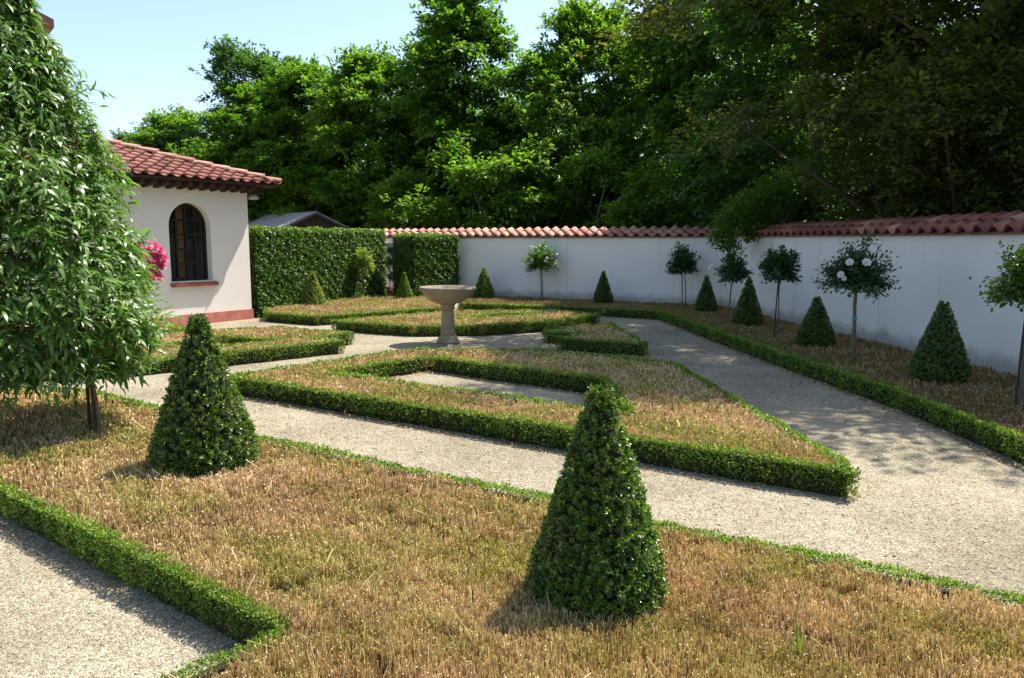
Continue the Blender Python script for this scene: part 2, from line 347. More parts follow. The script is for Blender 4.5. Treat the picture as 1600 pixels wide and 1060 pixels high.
# ------------------------------------------------------------------ box-edged beds full of dead clipped box
HT = 0.2
NEAR = 3.3
beds_all = []
def edging(loops, keep, parent):
    Vs, tint, patch = [], [], []; P_, A_, N_, L_, T_ = [], [], [], [], []
    core = bmesh.new()
    for li, (loop, hole) in enumerate(loops):
        ccw = area(loop) > 0
        for i in range(len(loop)):
            if keep is not None and li == 0 and i not in keep: continue
            a = np.array(loop[i]); b = np.array(loop[(i + 1) % len(loop)]); d = b - a; L = np.linalg.norm(d); d = d / L
            m = np.array([d[1], -d[0]]) * (1 if ccw else -1)
            if hole: m = -m
            for part, hgt, dens in (('face', HT, 22500), ('top', 0.085, 22000)):
                n = int(L * hgt * dens)
                u = rng.random(n) * (L + 0.02) - 0.01
                base = a[None] + d[None] * u[:, None]
                dist = np.hypot(base[:, 0], base[:, 1])
                sc = np.clip(dist / NEAR, 0.85, 2.4)
                ok = rng.random(n) < 1 / sc ** 2 * 1.15
                base, sc, u = base[ok], sc[ok], u[ok]; n = len(base)
                bump_ = 0.012 * np.sin(base[:, 0] * 9 + base[:, 1] * 7) + 0.009 * np.sin(base[:, 0] * 23 - base[:, 1] * 17)
                if part == 'face':
                    z = HT * (1 - rng.random(n) ** 1.25 * 0.96)
                    off = bump_ + rng.normal(0, 0.011, n) - 0.01 - 0.02 * (z < 0.06) - 0.012 * (z > HT - .03)
                    nn = np.concatenate([np.repeat(m[None], n, 0), np.full((n, 1), .35)], 1)
                else:
                    z = HT - 0.006 + rng.normal(0, 0.008, n) + bump_ * 0.8
                    off = -rng.random(n) ** 1.2 * 0.085
                    nn = np.repeat(np.array([[m[0] * .3, m[1] * .3, 1.]]), n, 0)
                P = np.concatenate([base + m[None] * off[:, None], z[:, None]], 1)
                N = unit(nn + 0.75 * rv(n)); A = unit(nn * 0.4 + np.array([0, 0, .3]) + rv(n))
                P_.append(P); A_.append(A); N_.append(N); L_.append(0.0128 * sc ** 0.9 * rng.uniform(.75, 1.25, n))
                t = np.clip(rng.beta(2, 2.4, n) * .95 + 0.10 * wob(P[:, 0] * 2.2, P[:, 1] * 2.2), 0, .9)
                if part == 'top': t = np.clip(t + .22, 0, .95)  # top leaves tinted paler: the lit top strip put into the colour
                dead = rng.random(n) < (0.05 + .10 * (z < .07)); t = np.where(dead, 1.0, t)
                T_.append(t)
            q = [a + d * .09 - m * .075, b - d * .09 - m * .075, b - d * .09 - m * .035, a + d * .09 - m * .035]
            q = [Vector((*p, 0)) for p in q]
            lo = [core.verts.new(p) for p in q]; hi = [core.verts.new(p + Vector((0, 0, HT - .03))) for p in q]
            core.faces.new(hi)
            for k in range(4): core.faces.new((lo[k], lo[(k + 1) % 4], hi[(k + 1) % 4], hi[k]))
    bmesh.ops.recalc_face_normals(core, faces=core.faces[:])
    P, A, N, L, T = (np.concatenate(x) for x in (P_, A_, N_, L_, T_))
    V, F = scatter(DIAMOND, P, A, N, L, L * .62)
    e = nobj('edging', V, F, M['box_leaf'], parent, tint=np.repeat(T, 4), kind='stuff')
    bmobj('edging_core', core, M['box_core'], parent)  # dark solid added behind the leaves so the gaps look shaded

def infill(loops, keep, parent, shade_green=0.0, skip=(), tone=0.0, low=0.0):
    outer = loops[0][0]; xs = [p[0] for p in outer]; ys = [p[1] for p in outer]
    x0, x1, y0, y1 = min(xs), max(xs), min(ys), max(ys)
    n = int((x1 - x0) * (y1 - y0) * 12500)
    x = rng.uniform(x0, x1, n); y = rng.uniform(y0, y1, n)
    d = np.hypot(x, y); sc = np.clip(d / 3.3, .85, 3.2)
    ok = (rng.random(n) < 1 / sc ** 2)
    vis = (y > 2.0) & (np.abs(x) < y * .74 + .6)          # nothing out of sight
    ok &= vis
    x, y, sc = x[ok], y[ok], sc[ok]
    ok = inpoly(x, y, outer)
    for lp, h in loops[1:]: ok &= ~inpoly(x, y, lp)
    for li, (lp, h) in enumerate(loops):
        for i in range(len(lp)):
            if keep is not None and li == 0 and i not in keep: continue
            ok &= segdist(x, y, lp[i], lp[(i + 1) % len(lp)]) > 0.055
    for cx, cy, r in skip: ok &= np.hypot(x - cx, y - cy) > r
    x, y, sc = x[ok], y[ok], sc[ok]; n = len(x)
    hole = wob(x * 2.1 + 5, y * 2.6) + 0.5 * wob(x * 6, y * 6 + 3)
    top = HT - low - .008 + .014 * wob(x * 3, y * 3) + rng.normal(0, .010, n) - .085 * (hole > .86) + .022 * wob(x * 8 + 2, y * 9)
    z0 = np.full(n, .045)
    tilt = rng.normal(0, .14, (n, 2)); flat = rng.random(n) < .0035; tilt[flat] *= 6
    A = unit(np.concatenate([tilt, np.ones((n, 1))], 1))
    L = (top - z0) / np.maximum(A[:, 2], .6) * np.where(flat, .45, 1)
    P = np.stack([x - A[:, 0] * L * .8, y - A[:, 1] * L * .8, np.where(flat, HT - low - .012, z0)], 1)
    W = .0027 * sc * rng.uniform(.6, 1.5, n)
    pat = np.clip(.5 * wob(x * .75 + 3, y * .95 + 1) + .55 * wob(x * 2.2, y * 2.4 + 4) + .42 + shade_green + rng.normal(0, .15, n), 0, 1)
    t = np.clip(rng.beta(2.4, 1.9, n) + .16 * wob(x * 1.1 + 9, y * 1.3) + .14 * wob(x * 5.3, y * 4.7 + 2) - tone, 0, 1)
    near = bool(np.min(sc) < 1.0); k_ = 6 if near else 4
    nrm = rv(n) if near else rv(n) * .6 + np.array([0, -1., 0])
    V, F = scatter(TWIG if near else STALK, P, A, nrm, L, W, W)
    tv = np.clip(np.repeat(t, k_) + np.tile([-.42] * (k_ // 2) + [.12] * (k_ // 2), n), 0, 1)   # pale tips; feet darkened to paint shade in the gaps between twigs
    nobj('dead_twigs', V, F, M['twig'], parent, tint=tv, patch=np.repeat(pat, k_), kind='stuff')
    # dried leaves caught in the tips
    k = rng.random(n) < .55
    Pl = np.stack([x[k], y[k], top[k] - np.abs(rng.normal(0, .014, k.sum()))], 1); nl = len(Pl)
    V, F = scatter(DIAMOND, Pl, rv(nl) + np.array([0, 0, .5]), rv(nl) + np.array([0, 0, .5]), .0105 * sc[k] * rng.uniform(.7, 1.4, nl), .0058 * sc[k])
    nobj('dry_leaves', V, F, M['twig'], parent, tint=np.repeat(np.clip(t[k] + .12, 0, 1), 4), patch=np.repeat(pat[k] * .7, 4), kind='stuff')
    # green regrowth in patches
    g = rng.random(n) < np.clip((pat - .45) * .45, 0, 1) + .008
    Pg = np.stack([x[g], y[g], top[g] + rng.normal(-.004, .010, g.sum())], 1); ng = len(Pg)
    V, F = scatter(DIAMOND, Pg, rv(ng) + np.array([0, 0, .7]), rv(ng) + np.array([0, 0, .6]), .015 * sc[g] * rng.uniform(.7, 1.3, ng), .009 * sc[g])
    nobj('green_sprouts', V, F, M['sprout'], parent, tint=np.repeat(rng.random(ng), 4), kind='stuff')

def soil(loops, parent):
    bm = bmesh.new()
    es = []
    for lp, h in loops:
        vs = [bm.verts.new((x, y, .062)) for x, y in lp]
        es += [bm.edges.new((vs[i], vs[(i + 1) % len(vs)])) for i in range(len(vs))]
    bmesh.ops.triangle_fill(bm, edges=es, use_beauty=True)
    for f in bm.faces:
        if f.normal.z < 0: f.normal_flip()
    # pull the rim in so that the soil ends inside the hedge
    bmobj('soil', bm, M['litter'], parent)

def inset(lp, hole, dd=.04):
    s = 1 if area(lp) > 0 else -1; out = []; n = len(lp)
    if hole: s = -s
    for i in range(n):
        p, q, r = (np.array(lp[j % n]) for j in (i - 1, i, i + 1))
        d1 = (q - p) / np.linalg.norm(q - p); d2 = (r - q) / np.linalg.norm(r - q)
        n1 = np.array([-d1[1], d1[0]]) * s; n2 = np.array([-d2[1], d2[0]]) * s
        b = n1 + n2; b = b / (1 + n1 @ n2) if (1 + n1 @ n2) > .3 else b
        out.append(tuple(q + b * dd))
    return out

def bed(label, outer, holes=(), keep=None, green=0.0, skip=(), tone=0.0, low=0.0):
    root = empty('box_bed', (0, 0, 0), label=label, category='hedge bed', group='box-edged beds of the parterre')
    loops = [(outer, False)] + [(h, True) for h in holes]
    beds_all.append(loops)
    edging(loops, keep, root); infill(loops, keep, root, green, skip, tone, low)
    soil([(inset(l, h), h) for l, h in loops], root)

bed('large foreground bed of dead brown box twigs holding the two nearest cones',
    [(2.95, 2.62), (2.18, 3.17), (.83, 4.05), (.23, 4.47), (-2.06, 5.99), (-4.1, 7.69), (-5.2, 7.95), (-6.2, 7.0), (-3.11, 4.59), (-1.87, 3.64), (-.92, 2.91), (-1.22, 2.54), (-2.0, 1.55), (2.4, 1.3)],
    keep={0, 1, 2, 3, 4, 5, 6, 7, 8, 9, 10, 11}, skip=[(.375, 3.25, .205), (-2.12, 5.25, .24)])
bed('four-sided bed in the middle with a gravel cut-out and a long green front hedge',
    [(-3.19, 8.58), (2.26, 4.96), (2.30, 5.25), (2.02, 9.54), (.44, 10.75), (-1.43, 10.81)], [[(-2.11, 8.92), (-1.09, 10.08), (1.01, 8.42), (1.03, 6.75)]])
bed('small triangular bed with a notch right of the stone basin, half in shade',
    [(.51, 12.9), (1.16, 12.63), (.69, 12.04), (1.99, 11.36), (1.83, 14.11), (1.2, 13.9)])
bed('low pointed bed directly behind the stone basin with a narrow inner hedge',
    [(-3.42, 14.68), (-1.78, 13.79), (-.49, 13.9), (.72, 14.57), (1.8, 15.98), (.84, 17.03), (-1.37, 16.71)], [[(-1.62, 14.93), (-1.09, 15.18), (-.16, 16.26), (.7, 15.98)]])
bed('notched bed on the left between the red house plinth and the middle bed',
    [(-5.7, 9.35), (-4.76, 9.65), (-2.54, 11.73), (-3.13, 12.12), (-2.6, 12.72), (-4.03, 13.58), (-5.13, 13.19), (-6.0, 12.35), (-6.9, 11.0)], [[(-5.16, 11.15), (-4.57, 12.29), (-3.56, 11.81), (-4.29, 11.08)]])
bed('narrow strip of bed under the house wall, mostly behind the weeping tree',
    [(-6.9, 12.4), (-5.55, 13.35), (-6.3, 14.3), (-7.6, 13.4)])
bed('far bed in front of the long tall hedge, holding a pale cone',
    [(-5.24, 16.41), (-3.91, 15.57), (-1.38, 17.8), (-1.75, 21.2), (-2.6, 20.95), (-3.9, 21.2), (-5.55, 17.6)], skip=[(-4.74, 18.6, .24)])
bed('long border bed along the white wall with a low green hedge to the path',
    [(3.9, 2.6), (3.88, 5.77), (3.88, 7.76), (3.66, 9.81), (3.41, 12.9), (3.16, 16.71), (2.02, 17.52), (-1.25, 18.98), (-1.45, 23.1), (5.14, 19.3), (6.62, 2.6)], keep={0, 1, 2, 3, 4, 5, 6, 7},
    skip=[(4.92, 8.87, .22), (4.66, 11.89, .2), (4.5, 14.84, .2)], tone=.48, green=-.2, low=.085)

# loose stones on the paths near the viewer
n = 190000
x = rng.uniform(-5, 5.5, n); y = rng.uniform(2.2, 9.5, n); d = np.hypot(x, y)
ok = (rng.random(n) < np.clip((2.9 / d) ** 2, 0, .9)) & (np.abs(x) < y * .74)
for loops in beds_all:
    ok &= ~(inpoly(x, y, loops[0][0]) & ~(inpoly(x, y, loops[1][0]) if len(loops) > 1 else np.zeros(n, bool)))
x, y, d = x[ok], y[ok], d[ok]; n = len(x)
OCT = (np.array([(1, 0, 0), (-1, 0, 0), (0, 1, 0), (0, -1, 0), (.2, .1, .8), (-.1, 0, -.6)], float), np.array([(0, 2, 4), (2, 1, 4), (1, 3, 4), (3, 0, 4), (0, 5, 2), (2, 5, 1), (1, 5, 3), (3, 5, 0)]))
s = rng.lognormal(-5.85, .38, n) * np.clip(d / 3.2, .9, 1.6) ** .8
az = rng.uniform(0, 6.283, n)
V, F = scatter(OCT, np.stack([x, y, s * .15], 1), np.stack([np.cos(az), np.sin(az), rng.normal(0, .2, n)], 1), np.stack([rng.normal(0, .25, n), rng.normal(0, .25, n), np.ones(n)], 1), s, s * rng.uniform(.55, .95, n), s * .7)
nobj('loose_gravel', V, F, M['pebble'], None, tint=np.repeat(rng.beta(2, 2, n), 6), kind='stuff', label='loose small stones lying on the gravel paths', category='gravel')
# litter at the hedge feet
n = 26000
P_ = []
for loops in beds_all[:3] + beds_all[7:]:
    for lp, h in loops:
        for i in range(len(lp)):
            a = np.array(lp[i]); b = np.array(lp[(i + 1) % len(lp)]); L = np.linalg.norm(b - a); k = int(L * 130)
            u = rng.random(k); dd = (b - a) / L; m = np.array([dd[1], -dd[0]]) * (1 if area(lp) > 0 else -1) * (-1 if h else 1)
            P_.append(a + (b - a) * u[:, None] + m * (np.abs(rng.normal(0, .055, k)) + .004)[:, None])
q = np.stack([rng.uniform(-4, 5, 5200), rng.uniform(2.3, 13, 5200)], 1)
q = q[~np.any([inpoly(q[:, 0], q[:, 1], lps[0][0]) for lps in beds_all], axis=0)]
P = np.concatenate(P_ + [q]); n = len(P); sc = np.clip(np.hypot(P[:, 0], P[:, 1]) / 3.3, .9, 2.4)
V, F = scatter(DIAMOND, np.concatenate([P, np.full((n, 1), .006)], 1), rv(n) * np.array([1, 1, .3]), rv(n) * .5 + np.array([0, 0, 1.]), .013 * sc * rng.uniform(.6, 1.5, n), .008 * sc)
nobj('fallen_leaves', V, F, M['twig'], None, tint=np.repeat(rng.beta(2, 2.5, n), 4), patch=np.zeros(n * 4), kind='stuff', label='dry fallen leaf litter along the foot of the low hedges', category='leaf litter')

# ------------------------------------------------------------------ clipped box cones
def cone_mesh(h, r, nleaf, ll, mat, seed, bare=.10):
    g = np.random.default_rng(seed)
    def rad(u):   # u = height fraction: pulled in at the foot, widest at a seventh, slightly convex taper, blunt tip
        return r * np.where(u < .23, .60 + .40 * np.sin(np.clip(u / .23, 0, 1) * np.pi / 2), 1 - .965 * ((np.clip(u, .23, 1) - .23) / .77) ** 1.05)
    per = 11; nt_ = nleaf // per; n = nt_ * per
    u = 1 - np.sqrt(g.random(nt_) * .995); u = np.where(g.random(nt_) < .02, .92 + .08 * g.random(nt_), u)
    u = u * (1 - bare) + bare * .6
    th = g.uniform(0, 2 * np.pi, nt_)
    lump = .030 * np.sin(th * 5 + u * 9 + seed) * np.sin(u * 17 + th * 2) + .018 * np.sin(th * 13 + u * 31) + .015 * np.sin(th * 23 - u * 47)
    prot = g.normal(0, .03, nt_) + .045 * (g.random(nt_) < .06)
    rr = rad(u) * (1 + lump * .8 + prot - .05)
    C0 = np.stack([rr * np.cos(th), rr * np.sin(th), u * h + g.normal(0, .006, nt_)], 1)
    def grv(k): return unit(g.normal(size=(k, 3)))
    ax = unit(np.stack([np.cos(th), np.sin(th), np.full(nt_, .55)], 1) + .45 * grv(nt_))
    tt = g.beta(1.6, 2.3, nt_) * .80 + .9 * lump + prot * 1.3
    thin = np.sin(th * 3 + seed) * np.sin(u * 8 + th + seed * .7) > .80
    ax = np.repeat(ax, per, 0)
    sp = grv(n); sp -= ax * np.sum(sp * ax, 1)[:, None] * .8; sp = unit(sp)
    lev = np.tile(np.linspace(-.6, 1, per), nt_)[:, None]
    P = np.repeat(C0, per, 0) + ax * lev * ll * .75 + sp * ll * .15
    A = unit(sp * (1.05 - .5 * lev) + ax * (.45 + .5 * lev)); N = unit(ax * 1.0 - sp * .45 + .35 * grv(n))
    t = np.clip(np.repeat(tt, per) + .16 * lev[:, 0] + g.normal(0, .10, n) + .10, 0, .95)
    brown = (g.random(n) < .022 + .06 * (np.repeat(u, per) < bare + .04)) | (np.repeat(thin, per) & (g.random(n) < .16))
    t = np.where(brown, 1, t)
    V, F = scatter(OVAL if ll < .021 else DIAMOND, P, A, N, ll * g.uniform(.65, 1.2, n), ll * .58)
    leaf = npmesh('foliage', V, F, mat, tint=np.repeat(t, 6 if ll < .021 else 4))
    us = np.linspace(bare * .6, .95, 12); seg = 20; rings = []
    for q in us: rings.append([(max(rad(np.array(q)) * .77, .004) * math.cos(2 * math.pi * k / seg), max(rad(np.array(q)) * .77, .004) * math.sin(2 * math.pi * k / seg), q * h * .985) for k in range(seg)])
    V = np.array(rings).reshape(-1, 3)
    F = np.array([[i * seg + k, i * seg + (k + 1) % seg, (i + 1) * seg + (k + 1) % seg, (i + 1) * seg + k] for i in range(len(us) - 1) for k in range(seg)])
    core = npmesh('cone_shade_core', V, F, M['box_core'], smooth=True)  # smooth dark cone added inside, painted as shade between the tufts
    stems = []
    for k in range(16):
        a = g.uniform(0, 6.283); q = g.uniform(.1, .55) * r; q2 = min(q * 1.25, .7 * r)
        stems.append(tube([(q * .6 * math.cos(a), q * .6 * math.sin(a), -.02), (q * math.cos(a), q * math.sin(a), h * bare * .7), (q2 * math.cos(a), q2 * math.sin(a), h * bare * 2)], [.007, .006, .005], 5))
    V, F = join(stems); st = npmesh('stems', V, F, M['stem'])
    return leaf, core, st
def cone(loc, meshes, label, s=(1, 1, 1), rz=0):
    root = empty('box_cone', loc, rz, label=label, category='topiary cone', group='clipped box cones'); root.scale = s
    for nm, me in zip(('foliage', 'shade_core', 'stems'), meshes): link(bpy.data.objects.new(nm, me), root)
cone((.375, 3.25, 0), cone_mesh(1.15, .288, 46000, .0163, M['box_dark'], 6, .15), 'large dark green cone standing right of centre in the foreground, nearest of all cones')
cone((-2.12, 5.25, 0), cone_mesh(1.245, .34, 43000, .0182, M['box_dark'], 5, .10), 'tall dark green cone at left, beside the weeping tree trunk', rz=1.0)
pale = cone_mesh(.98, .29, 14000, .026, M['box_light'], 8, .03)
far = [cone_mesh(.95, .26, 14000, .0245, M['box_leaf'], 11, .04), cone_mesh(.95, .26, 15000, .0245, M['box_dark'], 12, .05), cone_mesh(1.05, .30, 24000, .0215, M['box_dark'], 14, .12)]
cone((-4.74, 18.6, .0), pale, 'pale yellow-green cone in front of the tall leafy hedge')
cone((-2.83, 20.55, 0), far[0], 'slim green cone before the detached hedge block', (.85, .85, .92), .6)
cone((-.79, 21.9, 0), far[0], 'green cone at the back wall, just right of the stone basin rim', (1.08, 1.08, 1.0), 2.2)
cone((2.35, 20.1, 0), far[1], 'cone standing alone at the white back wall, between two standard roses', (.95, .95, .98), 1.1)
cone((4.41, 17.7, 0), far[1], 'smallest shaded cone close to the inner corner of the white walls', (.92, .92, .97), 2.9)
cone((4.5, 14.84, 0), far[1], 'shaded cone just behind the rose under the overhanging branch', (1.02, 1.02, 1.06), 4.1)
cone((4.66, 11.89, 0), far[2], 'squat shaded cone between two tall standard roses along the side wall', (.93, .93, .84), .4)
cone((4.92, 8.87, 0), far[2], 'big shaded cone with a bare brown foot near the right edge, against the side wall', (1, 1, 1.0), 1.9)

# ------------------------------------------------------------------ roof tiles (one S-shaped tile, shared)
def s_tile(wd, ln, mat, br=.055):
    xs = np.linspace(0, 1, 9); up = []
    for q in xs:
        if q < .62: up.append((q * wd, br * math.sin(q / .62 * math.pi) ** .8 if 0 < q < .62 else 0))
        else: up.append((q * wd, -.012 * math.sin((q - .62) / .38 * math.pi)))
    bm = bmesh.new(); R_ = []
    for yy, sc in ((0, 1.0), (ln, .93)):
        for dz in (.016, 0):
            R_.append([bm.verts.new(((x - wd / 2) * sc, yy, z * sc + dz)) for x, z in up])
    t0, b0, t1, b1 = R_
    for i in range(len(xs) - 1):
        bm.faces.new((t0[i], t0[i + 1], t1[i + 1], t1[i])); bm.faces.new((b0[i + 1], b0[i], b1[i], b1[i + 1]))
        bm.faces.new((b0[i], b0[i + 1], t0[i + 1], t0[i])); bm.faces.new((t1[i], t1[i + 1], b1[i + 1], b1[i]))
    bm.faces.new((b0[0], t0[0], t1[0], b1[0])); bm.faces.new((t0[-1], b0[-1], b1[-1], t1[-1]))
    me = bpy.data.meshes.new('roof_tile'); bm.normal_update(); bm.to_mesh(me); bm.free(); me.materials.append(mat)
    for p in me.polygons: p.use_smooth = len(p.vertices) == 4 and abs(p.normal.y) < .5
    return me
def lay_tiles(me, parent, org, ux, uy, ncol, pitch, nrow, expo, mask=None, name='roof_tile', lift=.022, mats=None):
    ux = Vector(ux).normalized(); uy = Vector(uy).normalized(); uz = ux.cross(uy)
    for r in range(nrow):
        for c in range(ncol):
            px, py = (c + .5) * pitch, r * expo
            if mask and not mask(px, py): continue
            o = bpy.data.objects.new(name, me if mats is None else mats(px))
            tilt = Matrix.Rotation(-.085 + random.gauss(0, .014), 4, 'X') @ Matrix.Rotation(random.gauss(0, .012), 4, 'Z')
            m = Matrix((ux, uy, uz)).transposed().to_4x4()
            m.translation = Vector(org) + ux * (px + random.gauss(0, .003)) + uy * (py + random.gauss(0, .006)) + uz * lift
            link(o, parent); o.matrix_local = m @ tilt

# ------------------------------------------------------------------ garden walls
def garden_wall(a, b, label, joints, tilem, mats=None, name='garden_wall'):
    a, b = Vector((*a, 0)), Vector((*b, 0)); d = b - a; L = d.length; rz = math.atan2(d.y, d.x)
    root = empty(name, a, rz, label=label, category='wall', group='white garden walls with tiled caps')
    cuts = [0] + sorted(joints) + [L]
    for x0, x1 in zip(cuts, cuts[1:]):
        bm = bmesh.new(); bm_box(bm, x0 + .004, x1 - .004, 0, .28, -.02, 1.775)
        bmobj('wall_panel', bm, M['plaster'], root)
    bm = bmesh.new(); bm_box(bm, .05, L - .05, .012, .27, -.02, 1.765); bmobj('wall_core', bm, M['mortar'], root)
    # sloping mortar bed under the tiles, falling to the garden side (-y)
    bm = bmesh.new()
    pr = [(-.075, 1.779), (-.075, 1.80), (.40, 1.985), (.40, 1.779)]
    va = [bm.verts.new((0, y, z)) for y, z in pr]; vb = [bm.verts.new((L, y, z)) for y, z in pr]
    for i in range(4): bm.faces.new((va[i], va[(i + 1) % 4], vb[(i + 1) % 4], vb[i]))
    bm.faces.new(va[::-1]); bm.faces.new(vb); bmesh.ops.recalc_face_normals(bm, faces=bm.faces[:])
    bmobj('cap_bed', bm, M['mortar'], root)
    n = int(L / .285)
    lay_tiles(tilem, root, (0, -.115, 1.792), (1, 0, 0), (0, .475, .185), n, L / n, 2, .27, name='cap_tile', mats=mats)
    return root
wall_tile = s_tile(.285, .34, M['tile_wall'], .078)
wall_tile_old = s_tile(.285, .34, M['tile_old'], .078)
WA, WB, WC = (-6.3, 26.0), (5.20, 19.41), (6.75, 3.0)
garden_wall(WA, WB, 'white back wall with a pale salmon tile cap, behind the hedges and stone basin', [4.4, 9.0], wall_tile, name='garden_wall')
garden_wall(WB, WC, 'white side wall in tree shade with a dark red tile cap, running along the right border', [3.0, 7.0, 11.5], wall_tile_old)

# ------------------------------------------------------------------ low house with arched window
C = (-5.70, 17.05); RZ = math.atan2(.837, .547)
house = empty('house', (*C, 0), RZ, label='low white house with red tiled hip roof, arched window and red plinth', category='house')
LX, DY, ZW = -6.0, 5.0, 2.82
wx0, wx1, wz0, wzs = -1.89, -.945, .885, 1.98; wr = (wx1 - wx0) / 2; wc = (wx0 + wx1) / 2
def arch(x0, x1, z0, zs, k=20, r=None):
    r = (x1 - x0) / 2; c = (x0 + x1) / 2
    return [(x0, z0), (x1, z0)] + [(c + r * math.cos(math.pi * i / k), zs + r * math.sin(math.pi * i / k)) for i in range(k + 1)]
def holed_panel(name, outer, inner, y0, y1, mat, parent):
    bm = bmesh.new(); fr = []
    for yy in (y0, y1):
        es = []; L_ = []
        for lp in (outer, inner):
            vs = [bm.verts.new((x, yy, z)) for x, z in lp]; L_.append(vs)
            es += [bm.edges.new((vs[i], vs[(i + 1) % len(vs)])) for i in range(len(vs))]
        bmesh.ops.triangle_fill(bm, edges=es, use_beauty=True); fr.append(L_)
    for k in range(2):
        a, b = fr[0][k], fr[1][k]
        for i in range(len(a)): bm.faces.new((a[i], a[(i + 1) % len(a)], b[(i + 1) % len(b)], b[i]))
    bmesh.ops.recalc_face_normals(bm, faces=bm.faces[:])
    return bmobj(name, bm, mat, parent)
holed_panel('front_wall', [(LX, 0), (0, 0), (0, ZW), (LX, ZW)], arch(wx0, wx1, wz0, wzs), 0, .32, M['plaster_house'], house)
box('side_wall', -.3, 0, .322, DY, 0, ZW, M['plaster_house'], house)
box('side_wall', LX, LX + .3, .322, DY, 0, ZW, M['plaster_house'], house)
bm = bmesh.new()
bm_box(bm, LX + .3, -2.95, DY - .3, DY, 0, ZW); bm_box(bm, -2.6, -.3, DY - .3, DY, 0, ZW)
bmobj('back_wall', bm, M['plaster_house'], house)
box('floor', LX + .3, -.3, .322, DY - .3, 0, .05, M['interior'], house)
box('ceiling', LX + .3, -.3, .322, DY - .3, 2.7, 2.75, M['interior'], house)
box('plinth', LX, .03, -.03, -.002, 0, .215, M['plinth'], house, .006)
box('plinth', .002, .03, 0, DY, 0, .215, M['plinth'], house, .006)
bm = bmesh.new(); bm_box(bm, wx0 - .03, wx1 + .07, -.09, .16, wz0 - .075, wz0 - .003)
for v in bm.verts:
    if v.co.y < 0: v.co.z -= .03
bmobj('window_sill', bm, M['sill'], house)
# window frame ring, bars, panes
win = holed_panel('window', arch(wx0 + .004, wx1 - .004, wz0 + .003, wzs), arch(wx0 + .055, wx1 - .055, wz0 + .06, wzs), .15, .21, M['frame'], house)
ax0, ax1, az0 = wx0 + .055, wx1 - .055, wz0 + .06; ar = (ax1 - ax0) / 2; atop = wzs + ar
def half_h(xx): return wzs + math.sqrt(max(0, ar ** 2 - (xx - wc) ** 2))
cols = [ax0 + (ax1 - ax0) * k / 4 for k in range(5)]; rows = [az0 + (atop - az0) * k / 5 for k in range(6)]
for xx in cols[1:4]: box('window_bar', xx - .021, xx + .021, .155, .205, az0 - .004, half_h(xx) + .006, M['frame'], win)
for zz in rows[1:5]:
    hw = ar if zz < wzs else math.sqrt(ar ** 2 - (zz - wzs) ** 2)
    box('window_bar', wc - hw - .004, wc + hw + .004, .16, .20, zz - .02, zz + .02, M['frame'], win)
def clip(poly, conv):
    out = poly
    for i in range(len(conv)):
        a, b = conv[i], conv[(i + 1) % len(conv)]; inp, out = out, []
        side = lambda p: (b[0] - a[0]) * (p[1] - a[1]) - (b[1] - a[1]) * (p[0] - a[0])
        for j in range(len(inp)):
            p, q = inp[j], inp[(j + 1) % len(inp)]; sp, sq = side(p), side(q)
            if sp >= 0: out.append(p)
            if (sp >= 0) != (sq >= 0):
                t = sp / (sp - sq); out.append((p[0] + (q[0] - p[0]) * t, p[1] + (q[1] - p[1]) * t))
        if not out: return []
    return out
arc = arch(ax0 - .004, ax1 + .004, az0 - .004, wzs)
for i in range(4):
    for j in range(5):
        pg = clip([(cols[i] + .014, rows[j] + .013), (cols[i + 1] - .014, rows[j] + .013), (cols[i + 1] - .014, rows[j + 1] - .013), (cols[i] + .014, rows[j + 1] - .013)], arc)
        if len(pg) < 3: continue
        bm = bmesh.new(); f = bm.faces.new([bm.verts.new((x, .18 + random.gauss(0, .0008), z)) for x, z in pg])
        bmobj('pane', bm, M['glass'], win)
# roof: hip slab plus tiles
OV, ZE, SL = .465, 2.90, .32
ex0, ex1, ey0, ey1 = LX - OV, OV, -OV, DY + OV; run = (ey1 - ey0) / 2; ZR = ZE + run * SL
bm = bmesh.new()
def ring(z, dz): return [bm.verts.new(p) for p in ((ex0, ey0, z), (ex1, ey0, z), (ex1, ey1, z), (ex0, ey1, z))]
lo = ring(ZE - .05, 0); hi = ring(ZE, 0); r0 = bm.verts.new((ex0 + run, ey0 + run, ZR)); r1 = bm.verts.new((ex1 - run, ey0 + run, ZR))
for k in range(4): bm.faces.new((lo[k], lo[(k + 1) % 4], hi[(k + 1) % 4], hi[k]))
bm.faces.new((hi[0], hi[1], r1, r0)); bm.faces.new((hi[1], hi[2], r1)); bm.faces.new((hi[2], hi[3], r0, r1)); bm.faces.new((hi[3], hi[0], r0)); bm.faces.new(lo[::-1])
roof = bmobj('roof', bm, M['wood_dark'], house)
htile = s_tile(.26, .37, M['tile'], .055)
slen = math.sqrt(1 + SL * SL); ncol = int((ex1 - ex0) / .26); expo = .29
lay_tiles(htile, roof, (ex0, ey0 - .05, ZE - .012), (1, 0, 0), (0, 1, SL), ncol, (ex1 - ex0) / ncol, 11, expo,
          mask=lambda px, py: (py + .2) / slen < min(px, (ex1 - ex0) - px) + .10)
lay_tiles(htile, roof, (ex1 + .05, ey0, ZE - .012), (0, 1, 0), (-1, 0, SL), int((ey1 - ey0) / .235), .235, 3, expo,
          mask=lambda px, py: (py + .2) / slen < min(px, (ey1 - ey0) - px) + .10)
